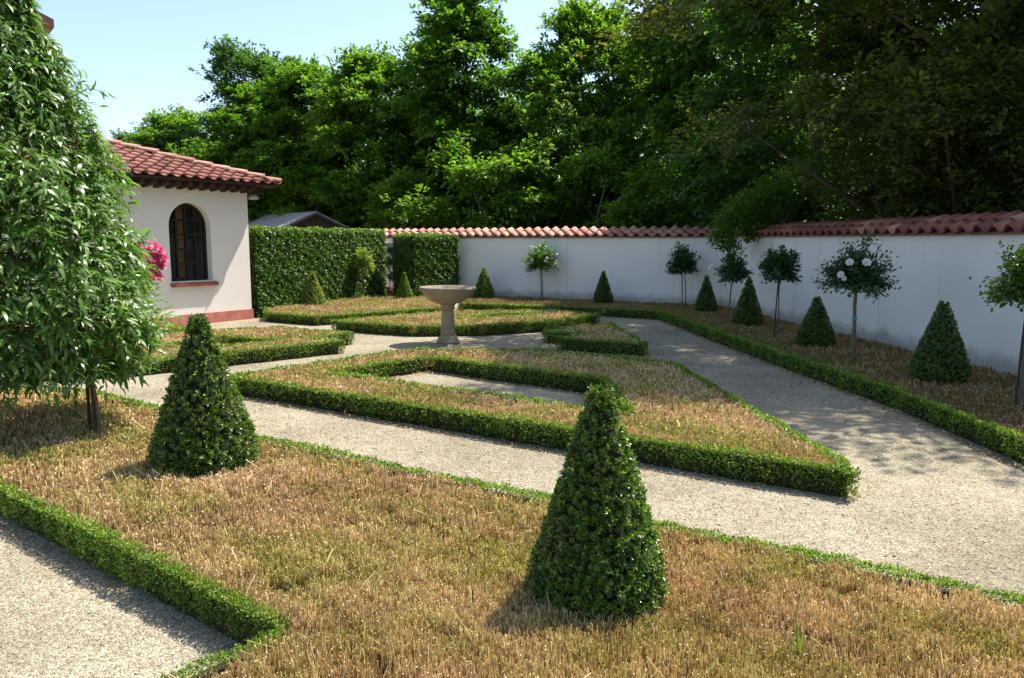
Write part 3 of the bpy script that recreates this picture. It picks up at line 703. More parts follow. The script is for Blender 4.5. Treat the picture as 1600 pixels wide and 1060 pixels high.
# hip tiles: half barrels climbing the hip
hipm = bmesh.new(); seg = 8; rr = []
for yy, s in ((0, 1.0), (.46, .82)):
    for q in (.095, .08): rr.append([hipm.verts.new((q * s * math.cos(math.pi * i / seg), yy, q * s * math.sin(math.pi * i / seg) * .85)) for i in range(seg + 1)])
for i in range(seg):
    hipm.faces.new((rr[0][i + 1], rr[0][i], rr[2][i], rr[2][i + 1])); hipm.faces.new((rr[1][i], rr[1][i + 1], rr[3][i + 1], rr[3][i]))
    hipm.faces.new((rr[0][i], rr[0][i + 1], rr[1][i + 1], rr[1][i])); hipm.faces.new((rr[2][i + 1], rr[2][i], rr[3][i], rr[3][i + 1]))
hme = bpy.data.meshes.new('hip_tile'); bmesh.ops.recalc_face_normals(hipm, faces=hipm.faces[:]); hipm.to_mesh(hme); hipm.free(); hme.materials.append(M['tile_wall'])
def hip_row(p, q):
    p, q = Vector(p), Vector(q); uy = (q - p).normalized(); ux = uy.cross(Vector((0, 0, 1))).normalized(); uz = ux.cross(uy); L = (q - p).length
    for k in range(int(L / .36) + 1):
        o = bpy.data.objects.new('hip_tile', hme); link(o, roof)
        m = Matrix((ux, uy, uz)).transposed().to_4x4(); m.translation = p + uy * (k * .36) + uz * (.035 + random.gauss(0, .004))
        o.matrix_local = m @ Matrix.Rotation(-.05, 4, 'X') @ Matrix.Rotation(random.gauss(0, .015), 4, 'Y')
hip_row((ex1 + .04, ey0 - .04, ZE + .02), (ex1 - run, ey0 + run, ZR + .03))
hip_row((ex0 + run, ey0 + run, ZR + .05), (ex1 - run, ey0 + run, ZR + .05))
for k in range(23):
    xx = -.13 - k * .25
    bm = bmesh.new(); bm_box(bm, xx - .045, xx + .045, ey0 + .06, -.002, ZE - .20, ZE - .055)
    for v in bm.verts:
        if v.co.y < -.2 and v.co.z < ZE - .1: v.co.z += .055
    bmobj('rafter', bm, M['wood_dark'], house)
bm = bmesh.new(); bm_box(bm, .004, ex1 - .06, -.05, .06, ZE - .20, ZE - .055); bmobj('rafter', bm, M['wood_dark'], house)
box('eave_board', LX, .0, .0, .3, ZW + .0, ZE - .052, M['wood_dark'], house)
# things inside and on the house
def place_local(x, y, z): return house.matrix_basis @ Vector((x, y, z))
bpy.context.view_layer.update()
HM = Matrix.Translation((*C, 0)) @ Matrix.Rotation(RZ, 4, 'Z')
def curtain(x0, x1, y, label):
    nx, nz = 28, 4; V = []; F = []
    for j in range(nz + 1):
        for i in range(nx + 1):
            u = i / nx; V.append((x0 + (x1 - x0) * u, y + .03 * math.sin(u * 22) * (.6 + .4 * (1 - j / nz)), .5 + 2.1 * j / nz))
    for j in range(nz):
        for i in range(nx): a = j * (nx + 1) + i; F.append((a, a + 1, a + nx + 2, a + nx + 1))
    me = bpy.data.meshes.new('curtain'); me.from_pydata(V, [], F); me.materials.append(M['curtain'])
    for p in me.polygons: p.use_smooth = True
    o = link(bpy.data.objects.new('curtain', me)); o.matrix_world = HM; o['label'] = label; o['category'] = 'curtain'; o['group'] = 'curtains behind the arched window'
curtain(-1.93, -1.60, .45, 'tan curtain hanging at the left behind the arched window')
curtain(-1.44, -1.23, .48, 'narrow tan curtain hanging behind the middle of the arched window')
lampr = empty('eave_lamp', HM @ Vector((.17, .0, ZE - .23)), RZ, label='small pale lamp under the corner of the tiled eave', category='lamp')
lathe('lamp_shade', [(.02, .02), (.07, .015), (.11, -.04), (.115, -.075), (.09, -.085)], M['lamp'], lampr, 20)
lathe('lamp_mount', [(.015, .02), (.015, .06), (.03, .06), (.03, .075)], M['wood_dark'], lampr, 12)

# tall house behind the weeping tree
th = empty('house', (-13.55, 24.0, 0), R(38), label='tall pale house far left, only a red verge corner showing over the weeping tree', category='house')
bm = bmesh.new()
pr = [(-8, 0), (-.35, 0), (-.35, 8.0), (-8, 11.2)]
va = [bm.verts.new((x, 0, z)) for x, z in pr]; vb = [bm.verts.new((x, 8, z)) for x, z in pr]
for i in range(4): bm.faces.new((va[i], va[(i + 1) % 4], vb[(i + 1) % 4], vb[i]))
bm.faces.new(va[::-1]); bm.faces.new(vb); bmesh.ops.recalc_face_normals(bm, faces=bm.faces[:]); bmobj('wall', bm, M['plaster_house'], th)
bm = bmesh.new()
pr = [(-8.2, 11.30), (.0, 7.88), (.0, 8.10), (-8.2, 11.52)]
va = [bm.verts.new((x, -.3, z)) for x, z in pr]; vb = [bm.verts.new((x, 8.3, z)) for x, z in pr]
for i in range(4): bm.faces.new((va[i], va[(i + 1) % 4], vb[(i + 1) % 4], vb[i]))
bm.faces.new(va[::-1]); bm.faces.new(vb); bmesh.ops.recalc_face_normals(bm, faces=bm.faces[:]); bmobj('roof', bm, M['tile'], th)

# shed beyond the hedge: gable towards us, grey felt roof
shed = empty('shed', (-7.5, 30.0, 0), R(36), label='brown wooden shed with a grey gabled roof, behind the tall hedge', category='shed')
hw, ze, zr, dl = 1.36, 2.14, 2.74, 10.0
bm = bmesh.new(); pr = [(-hw + .15, 0), (hw - .15, 0), (hw - .15, ze), (0, zr - .05), (-hw + .15, ze)]
va = [bm.verts.new((x, 0, z)) for x, z in pr]; vb = [bm.verts.new((x, dl, z)) for x, z in pr]
for i in range(5): bm.faces.new((va[i], va[(i + 1) % 5], vb[(i + 1) % 5], vb[i]))
bm.faces.new(va[::-1]); bm.faces.new(vb); bmesh.ops.recalc_face_normals(bm, faces=bm.faces[:]); bmobj('wall', bm, M['shed_wood'], shed)
for k in range(18):
    x = -hw + .17 + k * (2 * hw - .34) / 18; x2 = x + (2 * hw - .34) / 18 - .012; xm = (x + x2) / 2
    box('board', x, x2, -.025, -.002, 1.0, zr - .06 - abs(xm) * (zr - ze) / hw - .05, M['shed_wood'], shed)
for s in (-1, 1):
    bm = bmesh.new(); pr = [(0, zr), (s * (hw + .12), ze - .07), (s * (hw + .12), ze - .0), (0, zr + .06)]
    va = [bm.verts.new((x, -.18, z)) for x, z in pr]; vb = [bm.verts.new((x, dl + .1, z)) for x, z in pr]
    for i in range(4): bm.faces.new((va[i], va[(i + 1) % 4], vb[(i + 1) % 4], vb[i]))
    bm.faces.new(va[::-1]); bm.faces.new(vb); bmesh.ops.recalc_face_normals(bm, faces=bm.faces[:]); bmobj('roof', bm, M['shed_roof'], shed)
    bm = bmesh.new(); pr = [(0, zr - .09), (s * (hw + .12), ze - .16), (s * (hw + .12), ze - .075), (0, zr - .006)]
    va = [bm.verts.new((x, -.21, z)) for x, z in pr]; vb = [bm.verts.new((x, -.18, z)) for x, z in pr]
    for i in range(4): bm.faces.new((va[i], va[(i + 1) % 4], vb[(i + 1) % 4], vb[i]))
    bm.faces.new(va[::-1]); bm.faces.new(vb); bmesh.ops.recalc_face_normals(bm, faces=bm.faces[:]); bmobj('verge_board', bm, M['shed_wood'], shed)

# ------------------------------------------------------------------ tall leaf hedges
def hedge(pts, h, label, dens=3300, ll=.058, top_pale=.2, name='tall_hedge'):
    root = empty(name, (pts[0][0], pts[0][1], 0), 0, label=label, category='hedge')
    o = np.array(pts[0]); q = [np.array(p) - o for p in pts]; ccw = area([tuple(p) for p in q]) > 0
    P_, N_, T_ = [], [], []
    for i in range(len(q)):
        a, b = q[i], q[(i + 1) % len(q)]; L = np.linalg.norm(b - a); d = (b - a) / L; m = np.array([d[1], -d[0]]) * (1 if ccw else -1)
        n = int(L * h * dens); u = rng.random(n) * L; z = rng.random(n) ** .95 * (h - .04) + .05
        lump = .012 * np.sin(u * 4 + z * 3) * np.sin(z * 5 - u * 2) + .012 * np.sin(u * 17 + z * 23) + .012 * np.sin(u * 29 - z * 19)
        off = lump - np.abs(rng.normal(0, .06, n)) + .05
        P_.append(np.concatenate([a + d * u[:, None] + m * off[:, None], z[:, None]], 1)); N_.append(np.repeat(np.array([[m[0], m[1], .5]]), n, 0))
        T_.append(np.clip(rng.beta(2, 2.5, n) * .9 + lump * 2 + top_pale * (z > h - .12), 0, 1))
    n = int(abs(area([tuple(p) for p in q])) * dens * 1.2); xs = [p[0] for p in q]; ys = [p[1] for p in q]
    x = rng.uniform(min(xs), max(xs), n * 6); y = rng.uniform(min(ys), max(ys), n * 6); ok = inpoly(x, y, [tuple(p) for p in q]); x, y = x[ok][:n], y[ok][:n]
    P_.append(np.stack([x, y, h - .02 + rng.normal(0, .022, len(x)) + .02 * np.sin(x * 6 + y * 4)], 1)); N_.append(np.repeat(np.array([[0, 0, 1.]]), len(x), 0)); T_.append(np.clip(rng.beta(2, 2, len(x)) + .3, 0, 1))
    P, N, T = np.concatenate(P_), np.concatenate(N_), np.concatenate(T_); n = len(P)
    A = unit(N * .4 + np.array([0, 0, -.3]) + rv(n) * .9)
    V, F = scatter(DIAMOND, P, A, unit(N + .8 * rv(n)), ll * rng.uniform(.75, 1.3, n), ll * .8)
    nobj('foliage', V, F, M['horn'], root, tint=np.repeat(T, 4), kind='stuff')
    bm = bmesh.new(); c = sum(q) / len(q); ins = [p + (c - p) * (.10 / max(np.linalg.norm(c - p), .1)) for p in q]
    va = [bm.verts.new((*p, .06)) for p in ins]; vb = [bm.verts.new((*p, h - .09)) for p in ins]
    for i in range(len(q)): bm.faces.new((va[i], va[(i + 1) % len(q)], vb[(i + 1) % len(q)], vb[i]))
    bm.faces.new(va[::-1]); bm.faces.new(vb); bmesh.ops.recalc_face_normals(bm, faces=bm.faces[:]); bmobj('shade_core', bm, M['box_core'], root)  # dark block added inside the hedge to paint shade between leaves
    st = []
    d = q[1] - q[0]; mid = (q[0] + q[1]) / 2
    for k in range(9):
        p = q[0] + d * (k + .5) / 9 + (c - mid) * .35
        st.append(tube([(*p, -.05), (*p, .5)], [.03, .025], 6))
    V, F = join(st); nobj('trunks', V, F, M['bark'], root)
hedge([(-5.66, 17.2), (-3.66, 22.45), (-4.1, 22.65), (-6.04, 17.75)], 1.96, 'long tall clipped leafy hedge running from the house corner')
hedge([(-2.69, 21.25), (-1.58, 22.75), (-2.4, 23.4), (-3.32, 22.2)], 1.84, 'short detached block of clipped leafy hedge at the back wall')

# trellis, climber and pot in the gap between the hedges
wd_ = Vector((WB[0] - WA[0], WB[1] - WA[1], 0)).normalized(); wn = Vector((wd_.y, -wd_.x, 0))
gp = Vector((-3.75, 0, 0)); k = (gp.x - WA[0]) / wd_.x; gp = Vector((WA[0], WA[1], 0)) + wd_ * k
tr = empty('trellis', gp + wn * .03, math.atan2(wd_.y, wd_.x), label='dark diamond trellis on the white wall between the two hedges', category='trellis')
for s in (-1, 1):
    for k in range(-3, 4):
        bm = bmesh.new(); mt = Matrix.Translation((k * .24, -.012 * s - .02, .95)) @ Matrix.Rotation(s * R(38), 4, 'Y')
        bm_box(bm, -.011, .011, -.006, .006, -.62, .62, mt); bmobj('slat', bm, M['wood_dark'], tr)
def leafball(name, loc, blobs, ll, mat, n, label, cat, group=None, stem=None, part='foliage'):
    root = empty(name, loc, 0, label=label, category=cat)
    if group: root['group'] = group
    P_ = []
    for (x, y, z, r) in blobs: P_.append(np.array([x, y, z]) + rv(n) * (r * rng.random(n) ** .5)[:, None] * np.array([1, 1, .8]))
    P = np.concatenate(P_); m = len(P)
    V, F = scatter(OVAL, P, rv(m) + np.array([0, 0, -.3]), rv(m) + np.array([0, 0, .8]), ll * rng.uniform(.7, 1.3, m), ll * .62)
    nobj(part, V, F, mat, root, tint=np.repeat(rng.beta(2, 2.3, m), 6), kind='stuff')
    if stem:
        V, F = join([tube(p, r, 6) for p, r in stem]); nobj('stem', V, F, M['stem'], root)
    return root
cl = gp + wn * .18
leafball('climbing_shrub', (cl.x, cl.y, 0), [(.05, 0, 1.45, .26), (.0, 0, 1.05, .22), (.1, 0, .6, .16)], .07, M['rose'], 260, 'dark green climbing shrub on the trellis between the hedges', 'climber',
         stem=[([(0, 0, 0), (.05, 0, .7), (0, 0, 1.5)], [.018, .014, .006])])
pot = empty('round_pot', (-3.62, 22.95, 0), 0, label='dark reddish round pot at the end of the long hedge', category='pot')
lathe('pot_body', [(.10, 0), (.16, .05), (.20, .18), (.19, .28), (.15, .33), (.155, .36), (.135, .36), (.13, .31)], M['terracotta'], pot, 28)
lathe('pot_soil', [(.01, .305), (.128, .305), (.128, .312), (.01, .312)], M['litter'], pot, 20)

# ------------------------------------------------------------------ stone basin
bb = empty('stone_basin', (-1.07, 12.95, 0), 0, label='weathered sandstone bowl on a tapered round pedestal in the gravel', category='bird bath')
lathe('bowl', [(.10, .655), (.14, .66), (.235, .685), (.335, .745), (.405, .82), (.435, .872), (.462, .882), (.474, .905), (.47, .93), (.452, .942), (.425, .938), (.40, .90), (.33, .83), (.22, .775), (.08, .755), (.01, .752)], M['stone'], bb, 64)
lathe('collar', [(.09, .56), (.118, .565), (.125, .59), (.112, .612), (.12, .635), (.14, .650), (.135, .662)], M['stone'], bb, 48)
lathe('pedestal', [(.125, .135), (.122, .16), (.118, .25), (.108, .40), (.100, .52), (.104, .566)], M['stone'], bb, 48)
lathe('base', [(.19, 0), (.19, .035), (.178, .055), (.165, .062), (.17, .085), (.158, .11), (.132, .13), (.12, .14)], M['stone'], bb, 48)

# ------------------------------------------------------------------ standard roses
def flower_mesh(mat, seed, r=.05):
    g = np.random.default_rng(seed); V, F, T = [], [], []
    for ring_, (np_, rad, tilt) in enumerate(((7, 1.0, .25), (6, .78, .75), (5, .52, 1.15), (3, .3, 1.4))):
        for k in range(np_):
            a = 2 * math.pi * (k + .5 * ring_) / np_ + g.normal(0, .12); ca, sa = math.cos(a), math.sin(a)
            w_ = rad * .62
            pts = [(0.05, 0, 0), (rad * .6 * math.cos(tilt), w_ * .8, rad * .6 * math.sin(tilt)), (rad * math.cos(tilt * .8), 0, rad * math.sin(tilt * .8) * .95), (rad * .6 * math.cos(tilt), -w_ * .8, rad * .6 * math.sin(tilt))]
            o = len(V)
            for x, y, z in pts: V.append(((x * ca - y * sa) * r, (x * sa + y * ca) * r, z * r)); T.append(g.random())
            F += [(o, o + 2, o + 1), (o, o + 3, o + 2)]
    return npmesh('flower', np.array(V), np.array(F), mat, tint=np.array(T))
white = flower_mesh(M['petal_white'], 1, .052); pink = flower_mesh(M['petal_pink'], 2, .055)
def rose(loc, hs, ht, rad, label, mat, flowers=(), nleaf=1500, ll=.04, thick=.014, seed=1, tie=False, stake_off=(.05, .0), fl=white, lean=0.0, flat=1.0):
    g = np.random.default_rng(seed)
    root = empty('standard_rose', loc, 0, label=label, category='rose tree', group='standard roses')
    V, F = tube([(0, 0, -.03), (.01 + lean * .3, .005, hs * .35), (-.008 + lean * .7, 0, hs * .7), (lean, 0, hs + .05)], [thick * 1.15, thick, thick * .95, thick * 1.05], 8); nobj('stem', V, F, M['stem'], root, smooth=True)
    if stake_off:
        sx, sy = stake_off; V, F = tube([(sx, sy, -.03), (sx * .8 + lean * .5, sy, hs * .5), (sx * .4 + lean, sy, hs * .98)], [.011, .011, .011], 8); nobj('stake', V, F, M['stake'], root, smooth=True)
    if tie:
        tz = hs * .56; lathe('tie', [(thick * 1.35, tz - .012), (thick * 1.5, tz), (thick * 1.35, tz + .012)], M['tie'], root, 14)
    tw, P_, A_, T_ = [], [], [], []
    hc = ht - hs
    nt_ = 75; per = int(nleaf * 2.3) // nt_
    for k in range(nt_):
        a = g.uniform(0, 6.283); el = g.uniform(-.40, 1.45); ln = rad * g.uniform(.5, 1.0) * (1 + .35 * (g.random() < .16))
        d = np.array([math.cos(a) * math.cos(el), math.sin(a) * math.cos(el), math.sin(el) * flat * hc / rad * (.88 if el > 0 else .6)])
        p0 = np.array([lean, 0, hs]) ; p1 = p0 + d * ln * .55 + np.array([0, 0, .05 * hc]); p2 = p0 + d * ln + np.array([0, 0, -.06 * ln])
        tw.append(tube([p0, p1, p2], [.006, .004, .0018], 4))
        u = g.random(per) ** .7 * .85 + .17
        P = (1 - u)[:, None] ** 2 * p0 + (2 * u * (1 - u))[:, None] * p1 + (u ** 2)[:, None] * p2 + g.normal(0, .035 * rad / .35, (per, 3))
        P_.append(P); A_.append(np.repeat(d[None], per, 0) + unit(g.normal(size=(per, 3))) * 1.0 + np.array([0, 0, -.25]))
        T_.append(np.clip(g.beta(2, 2.3, per) * .85 + (u > .9) * .1, 0, .97))
    P, A, T = map(np.concatenate, (P_, A_, T_)); n = len(P)
    V, F = scatter(OVAL, P, A, unit(g.normal(size=(n, 3))) * .7 + np.array([0, 0, 1.]), ll * 1.12 * g.uniform(.7, 1.25, n), ll * .72)
    nobj('crown', V, F, mat, root, tint=np.repeat(T, 6), kind='stuff')
    V, F = join(tw); nobj('twigs', V, F, M['stem'], root)
    for (fx, fy, fz, s) in flowers:
        o = link(bpy.data.objects.new('flower', fl), root); o.location = (fx, fy, fz); o.scale = (s,) * 3
        v = Vector((fx - lean, fy - .12, max(fz - hs, .0) + .08)); o.rotation_euler = v.to_track_quat('Z', 'Y').to_euler()
    return root
rose((.79, 21.3, 0), 1.06, 1.66, .48, 'pale bushy standard rose with tiny white blooms in front of the back wall', M['rose_lit'], [(-.25, -.3, 1.18, .9), (.1, -.38, 1.16, .9), (.14, -.36, 1.24, .8), (-.3, -.2, 1.55, .7)], 1500, .05, .014, 21)
rose((4.16, 19.1, 0), 1.04, 1.64, .40, 'dark standard rose with two thin stems left of the wall corner', M['rose'], (), 1500, .055, .014, 22, stake_off=(.10, -.02))
rose((4.42, 15.99, 0), 1.0, 1.52, .36, 'standard rose with one white bloom below the overhanging branch', M['rose'], [(-.40, -.16, 1.17, 1.4), (-.34, -.16, 1.06, .9)], 1300, .05, .016, 23, lean=.10, stake_off=None)
rose((4.55, 13.29, 0), 1.16, 1.70, .34, 'compact dark standard rose beside a black stake, without blooms', M['rose'], (), 1700, .05, .012, 24, stake_off=(-.06, -.02))
rose((4.62, 10.48, 0), 1.17, 1.74, .47, 'wide standard rose carrying large white blooms on a thick stem with a turquoise tie', M['rose'], [(-.08, -.44, 1.42, 1.25), (-.27, -.38, 1.42, 1.1), (-.35, -.32, 1.26, 1.0), (-.31, -.33, 1.21, .7), (.07, -.34, 1.66, 1.1)], 2300, .043, .026, 25, tie=True, stake_off=None)
rose((4.96, 7.48, 0), 1.22, 1.76, .42, 'sunlit bright green standard rose cut by the right picture edge', M['rose_lit'], (), 2600, .042, .022, 26, tie=True, stake_off=(-.06, -.02))
rose((-4.0, 20.86, 0), 1.06, 1.46, .33, 'young yellow-green standard rose in front of the tall hedge', M['rose_pale'], (), 1300, .055, .011, 27)
fl = [(.42 + .16 * math.sin(i * 2.1), -.2 + .10 * math.cos(i * 1.7), 1.18 + .03 * i + .03 * math.sin(i * 5), .95) for i in range(15)]
fl = [(a, b - .05, c, d * 1.35) for a, b, c, d in fl]
fl += [(.50, -.24, 1.62, 1.7), (.58, -.26, 1.56, 1.6), (.52, -.28, 1.46, 1.7), (.62, -.24, 1.44, 1.6), (.44, -.26, 1.36, 1.6), (.57, -.26, 1.34, 1.7), (.50, -.26, 1.24, 1.5), (.36, -.24, 1.48, 1.5)]
fl += [(.56, -.2, 1.5, 1.1), (.6, -.22, 1.42, 1.1), (.55, -.24, 1.33, 1.0), (.40, -.22, 1.58, 1.1), (.44, -.25, 1.66, 1.0), (.45, -.2, 1.25, .9), (.5, -.2, 1.38, 1.0)]
rose((-5.62, 11.5, 0), 1.05, 1.72, .46, 'standard rose with bright pink blooms between the weeping tree and the window', M['rose_lit'], fl, 1200, .05, .014, 28, fl=pink)

# ------------------------------------------------------------------ weeping tree at left
def weeping():
    g = np.random.default_rng(42)
    cx, cy = -4.0, 6.25
    root = empty('weeping_tree', (-3.32, 6.12, 0), 0, label='dense weeping tree with long narrow leaves at the left edge, on a thin staked trunk', category='tree')
    prof_z = [.32, .5, .76, 1.07, 1.58, 2.09, 2.44, 2.95, 3.2, 3.61, 3.9]; prof_r = [.42, .78, 1.04, 1.10, .95, .78, .62, .36, .24, .13, .03]
    off = np.array([cx + 3.32, cy - 6.12, 0])
    V1, F1 = tube([(0, 0, -.03), (-.02, 0, .55), (-.12, .03, 1.0), off + (.1, 0, 1.8), off + (0, 0, 2.7), off + (.02, 0, 3.6)], [.024, .022, .021, .02, .016, .006], 9)
    nobj('trunk', V1, F1, M['bark'], root, smooth=True)
    V1, F1 = tube([(-.075, .02, -.03), (-.07, .02, .8), (-.10, .02, 1.3)], [.014, .014, .014], 8); nobj('stake', V1, F1, M['stake'], root, smooth=True)
    V1, F1 = tube([(.01, -.03, -.03), (.03, -.03, .3), (-.01, -.03, .75)], [.013, .012, .010], 6); nobj('stake', V1, F1, M['stem'], root, smooth=True)
    twigs, P_, A_, N_, T_, D_ = [], [], [], [], [], []
    ns = 4300
    z = g.uniform(0, 1, ns) ** 1.12 * 3.4 + .54; th = g.uniform(0, 6.283, ns)
    lump = .10 * np.sin(th * 4 + z * 2.3) + .07 * np.sin(th * 9 - z * 5) + .05 * np.sin(z * 8 + th * 3)
    rr = np.interp(z, prof_z, prof_r) * (1 + lump * .9) * np.where(g.random(ns) < .2, g.uniform(.5, .8, ns), g.uniform(.82, 1.0, ns))
    for i in range(ns):
        o = np.array([math.cos(th[i]), math.sin(th[i]), 0]); side = np.array([-o[1], o[0], 0])
        p0 = off + np.array([o[0] * rr[i] * .80, o[1] * rr[i] * .80, z[i] + .10])
        ln = g.uniform(.16, .34) * (.6 if z[i] > 3.2 else 1); sw = g.normal(0, .35)
        p1 = p0 + o * ln * .5 + side * sw * ln * .5 + np.array([0, 0, .05 + .06 * (z[i] > 2.2)])
        p2 = p0 + o * ln * (.75 + .25 * g.random()) + side * sw * ln + np.array([0, 0, -ln * g.uniform(-.15, .75)])
        if i % 9 == 0: twigs.append(tube([p0, p1, p2], [.004, .003, .0015], 3))
        k = 13; u = np.linspace(.12, 1, k) + g.normal(0, .03, k)
        P = (1 - u)[:, None] ** 2 * p0 + (2 * u * (1 - u))[:, None] * p1 + (u ** 2)[:, None] * p2
        tg = unit(2 * (1 - u)[:, None] * (p1 - p0) + 2 * u[:, None] * (p2 - p1))
        sd = side * np.where(np.arange(k) % 2, 1, -1)[:, None]
        A = tg * .75 + sd * .55 + o * .25 + unit(g.normal(size=(k, 3))) * .75 + np.array([0, 0, -.12])
        P_.append(P); A_.append(A); N_.append(np.repeat((o * .55 + np.array([0, 0, .9]))[None], k, 0) + unit(g.normal(size=(k, 3))) * .55)
        T_.append(np.clip(g.beta(2, 2.2, k) * .9 + lump[i] * .8 + .05, 0, 1)); D_.append(np.full(k, rr[i] / np.interp(z[i], prof_z, prof_r)))
    # two loose shoots over the outline
    for (a, b) in (((.62, -.1, 2.78), (.92, -.12, 2.82)), ((.38, -.05, 3.2), (.62, -.05, 3.02)), ((.55, -.1, 2.95), (.72, -.1, 2.75))):
        p0 = off + np.array(a); p2 = off + np.array(b); p1 = (p0 + p2) / 2 + np.array([0, 0, .05]); twigs.append(tube([p0, p1, p2], [.004, .003, .0015], 4))
        k = 9; u = np.linspace(.1, 1, k); P = (1 - u)[:, None] ** 2 * p0 + (2 * u * (1 - u))[:, None] * p1 + (u ** 2)[:, None] * p2
        P_.append(P); A_.append(np.repeat((p2 - p0)[None], k, 0) * 1.5 + unit(g.normal(size=(k, 3))) * .7 + np.array([0, 0, -.2])); N_.append(unit(g.normal(size=(k, 3))) + np.array([0, -.5, .5])); T_.append(np.full(k, .5)); D_.append(np.ones(k))
    P, A, N, T, D = map(np.concatenate, (P_, A_, N_, T_, D_)); n = len(P)
    L = .098 * g.uniform(.55, 1.3, n)
    # leaves that show singly, nearest to the viewer, are pieces of their own
    dist = np.linalg.norm(P + np.array([-3.32, 6.12, 0]) - np.array([0, 0, 1.7]), axis=1)
    score = dist - D * .3 + np.where(P[:, 0] - off[0] < -.75, 9, 0)
    single = np.zeros(n, bool); single[np.argsort(score)[:900][::3][:290]] = True
    m = ~single
    V, F = scatter(LANCE, P[m], A[m], N[m], L[m], L[m] * .24)
    nobj('crown', V, F, M['pear'], root, tint=np.repeat(T[m], 6), kind='stuff')
    protos = []
    for q in range(5):
        protos.append(npmesh('leaf', LANCE[0] * np.array([1, .24, 1]), LANCE[1], M['pear'], tint=np.full(6, .25 + .13 * q)))
    As = unit(A[single]); Bs = unit(np.cross(N[single], As)); Ns = np.cross(As, Bs)
    for i in range(len(As)):
        o = link(bpy.data.objects.new('leaf', protos[i % 5]), root)
        s = L[single][i]; mt = Matrix(((*As[i],), (*Bs[i],), (*Ns[i],))).transposed().to_4x4(); mt = mt @ Matrix.Scale(s, 4); mt.translation = Vector(P[single][i]); o.matrix_local = mt
    V, F = join(twigs); nobj('twigs', V, F, M['stem'], root)
    # dark heart of the crown: short inner boughs
    inner = []
    for i in range(90):
        zz = g.uniform(.6, 3.3); a = g.uniform(0, 6.283); r_ = np.interp(zz, prof_z, prof_r) * .8
        inner.append(tube([off + (0, 0, zz * .85 + .3), off + (math.cos(a) * r_ * .6, math.sin(a) * r_ * .6, zz + .12), off + (math.cos(a) * r_, math.sin(a) * r_, zz)], [.012, .008, .004], 4))
    V, F = join(inner); nobj('boughs', V, F, M['bark'], root)
weeping()

# ------------------------------------------------------------------ wood behind the walls
def tree_meshes(seed, H, Rr, nclump, nspray, nleaf, ll, mat, zb=.4, envp=(.55, .45), spray=(.5, 1.0), droop=.25, lw=.62):
    g = np.random.default_rng(seed)
    P_, A_, N_, T_, limbs = [], [], [], [], []
    trunk_pts = [(0, 0, -.1), (.1 * g.normal(), .1 * g.normal(), H * .25), (.2 * g.normal(), .2 * g.normal(), H * .5), (.3 * g.normal(), .3 * g.normal(), H * .75), (.3 * g.normal(), .3 * g.normal(), H * .97)]
    limbs.append(tube(trunk_pts, [H * .017, H * .014, H * .011, H * .006, H * .002], 8))
    ph = g.uniform(0, 6.283, 4)
    nb = nclump // 5
    B = []
    for c in range(nb):
        u = (c + g.random()) / nb; th = c * 2.4 + g.normal(0, .5)
        env = (envp[0] + envp[1] * math.sin(math.pi * min(u * .95 + .05, 1))) * (1 - max(0, (u - .70)) ** 1.5 * 3.4) * (1 + .20 * math.sin(3 * th + ph[0] + u * 4) + .14 * math.sin(5 * th + ph[1] - u * 7))
        B.append((u, th, Rr * max(env, .10) * math.sqrt(g.uniform(.22, 1.0))))
    for c in range(nclump):
        u, th, r0 = B[c % nb]
        f = g.uniform(.45, 1.12); r_ = r0 * f
        th = th + g.normal(0, .16)
        o = np.array([math.cos(th), math.sin(th), 0.0])
        ctr = np.array([o[0] * r_, o[1] * r_, zb + u * (H - zb - .3) - .10 * r0 * f * f + g.normal(0, .16)])
        if c < nb and c % 2 == 0:
            zt = max(.3, ctr[2] - r_ * .7 - .3); tx = np.array([np.interp(zt, [p[2] for p in trunk_pts], [p[0] for p in trunk_pts]), np.interp(zt, [p[2] for p in trunk_pts], [p[1] for p in trunk_pts]), zt])
            limbs.append(tube([tx, (tx + ctr) / 2 + np.array([0, 0, .15]), ctr], [H * .0045, H * .0025, .008], 5))
        upness = max(0., (u - .75) * 3)
        for s in range(nspray):
            az = th + g.normal(0, .75); el = g.normal(.12 + upness * .7, .38)
            d = np.array([math.cos(az) * math.cos(el), math.sin(az) * math.cos(el), math.sin(el)])
            ln = g.uniform(*spray); st = ctr + g.normal(0, .36, 3) * np.array([1, 1, .45]) * (Rr / 3.6)
            sidev = np.array([-math.sin(az), math.cos(az), 0]); upv = np.cross(d, sidev)
            k = nleaf; uu = g.random(k); sd = g.normal(0, .32, k) * (1.05 - uu * .75)
            P = st + d * (uu * ln)[:, None] + sidev * (sd * ln * .75)[:, None] + np.array([0, 0, 1.]) * (-droop * ln * uu ** 2 + g.normal(0, .045, k))[:, None]
            P_.append(P); A_.append(d * .8 + sidev * (np.sign(sd) * .6)[:, None] + unit(g.normal(size=(k, 3))) * .6 + np.array([0, 0, -.2])); N_.append(unit(g.normal(size=(k, 3))) * .7 + np.abs(upv) * np.array([0, 0, 1.]) + np.array([0, 0, .45]))
            T_.append(np.clip(g.beta(2, 2.3, k) * .8 + .28 * (uu - .5) + g.normal(0, .06) + .08, 0, 1))
    P, A, N, T = map(np.concatenate, (P_, A_, N_, T_)); n = len(P)
    P[:, 2] = np.maximum(P[:, 2], .15)
    V, F = scatter(DIAMOND, P, A, N, ll * g.uniform(.65, 1.3, n), ll * lw)
    crown = npmesh('crown', V, F, mat, tint=np.repeat(T, 4))
    V, F = join(limbs)
    return crown, npmesh('trunk', V, F, M['bark'], smooth=True)
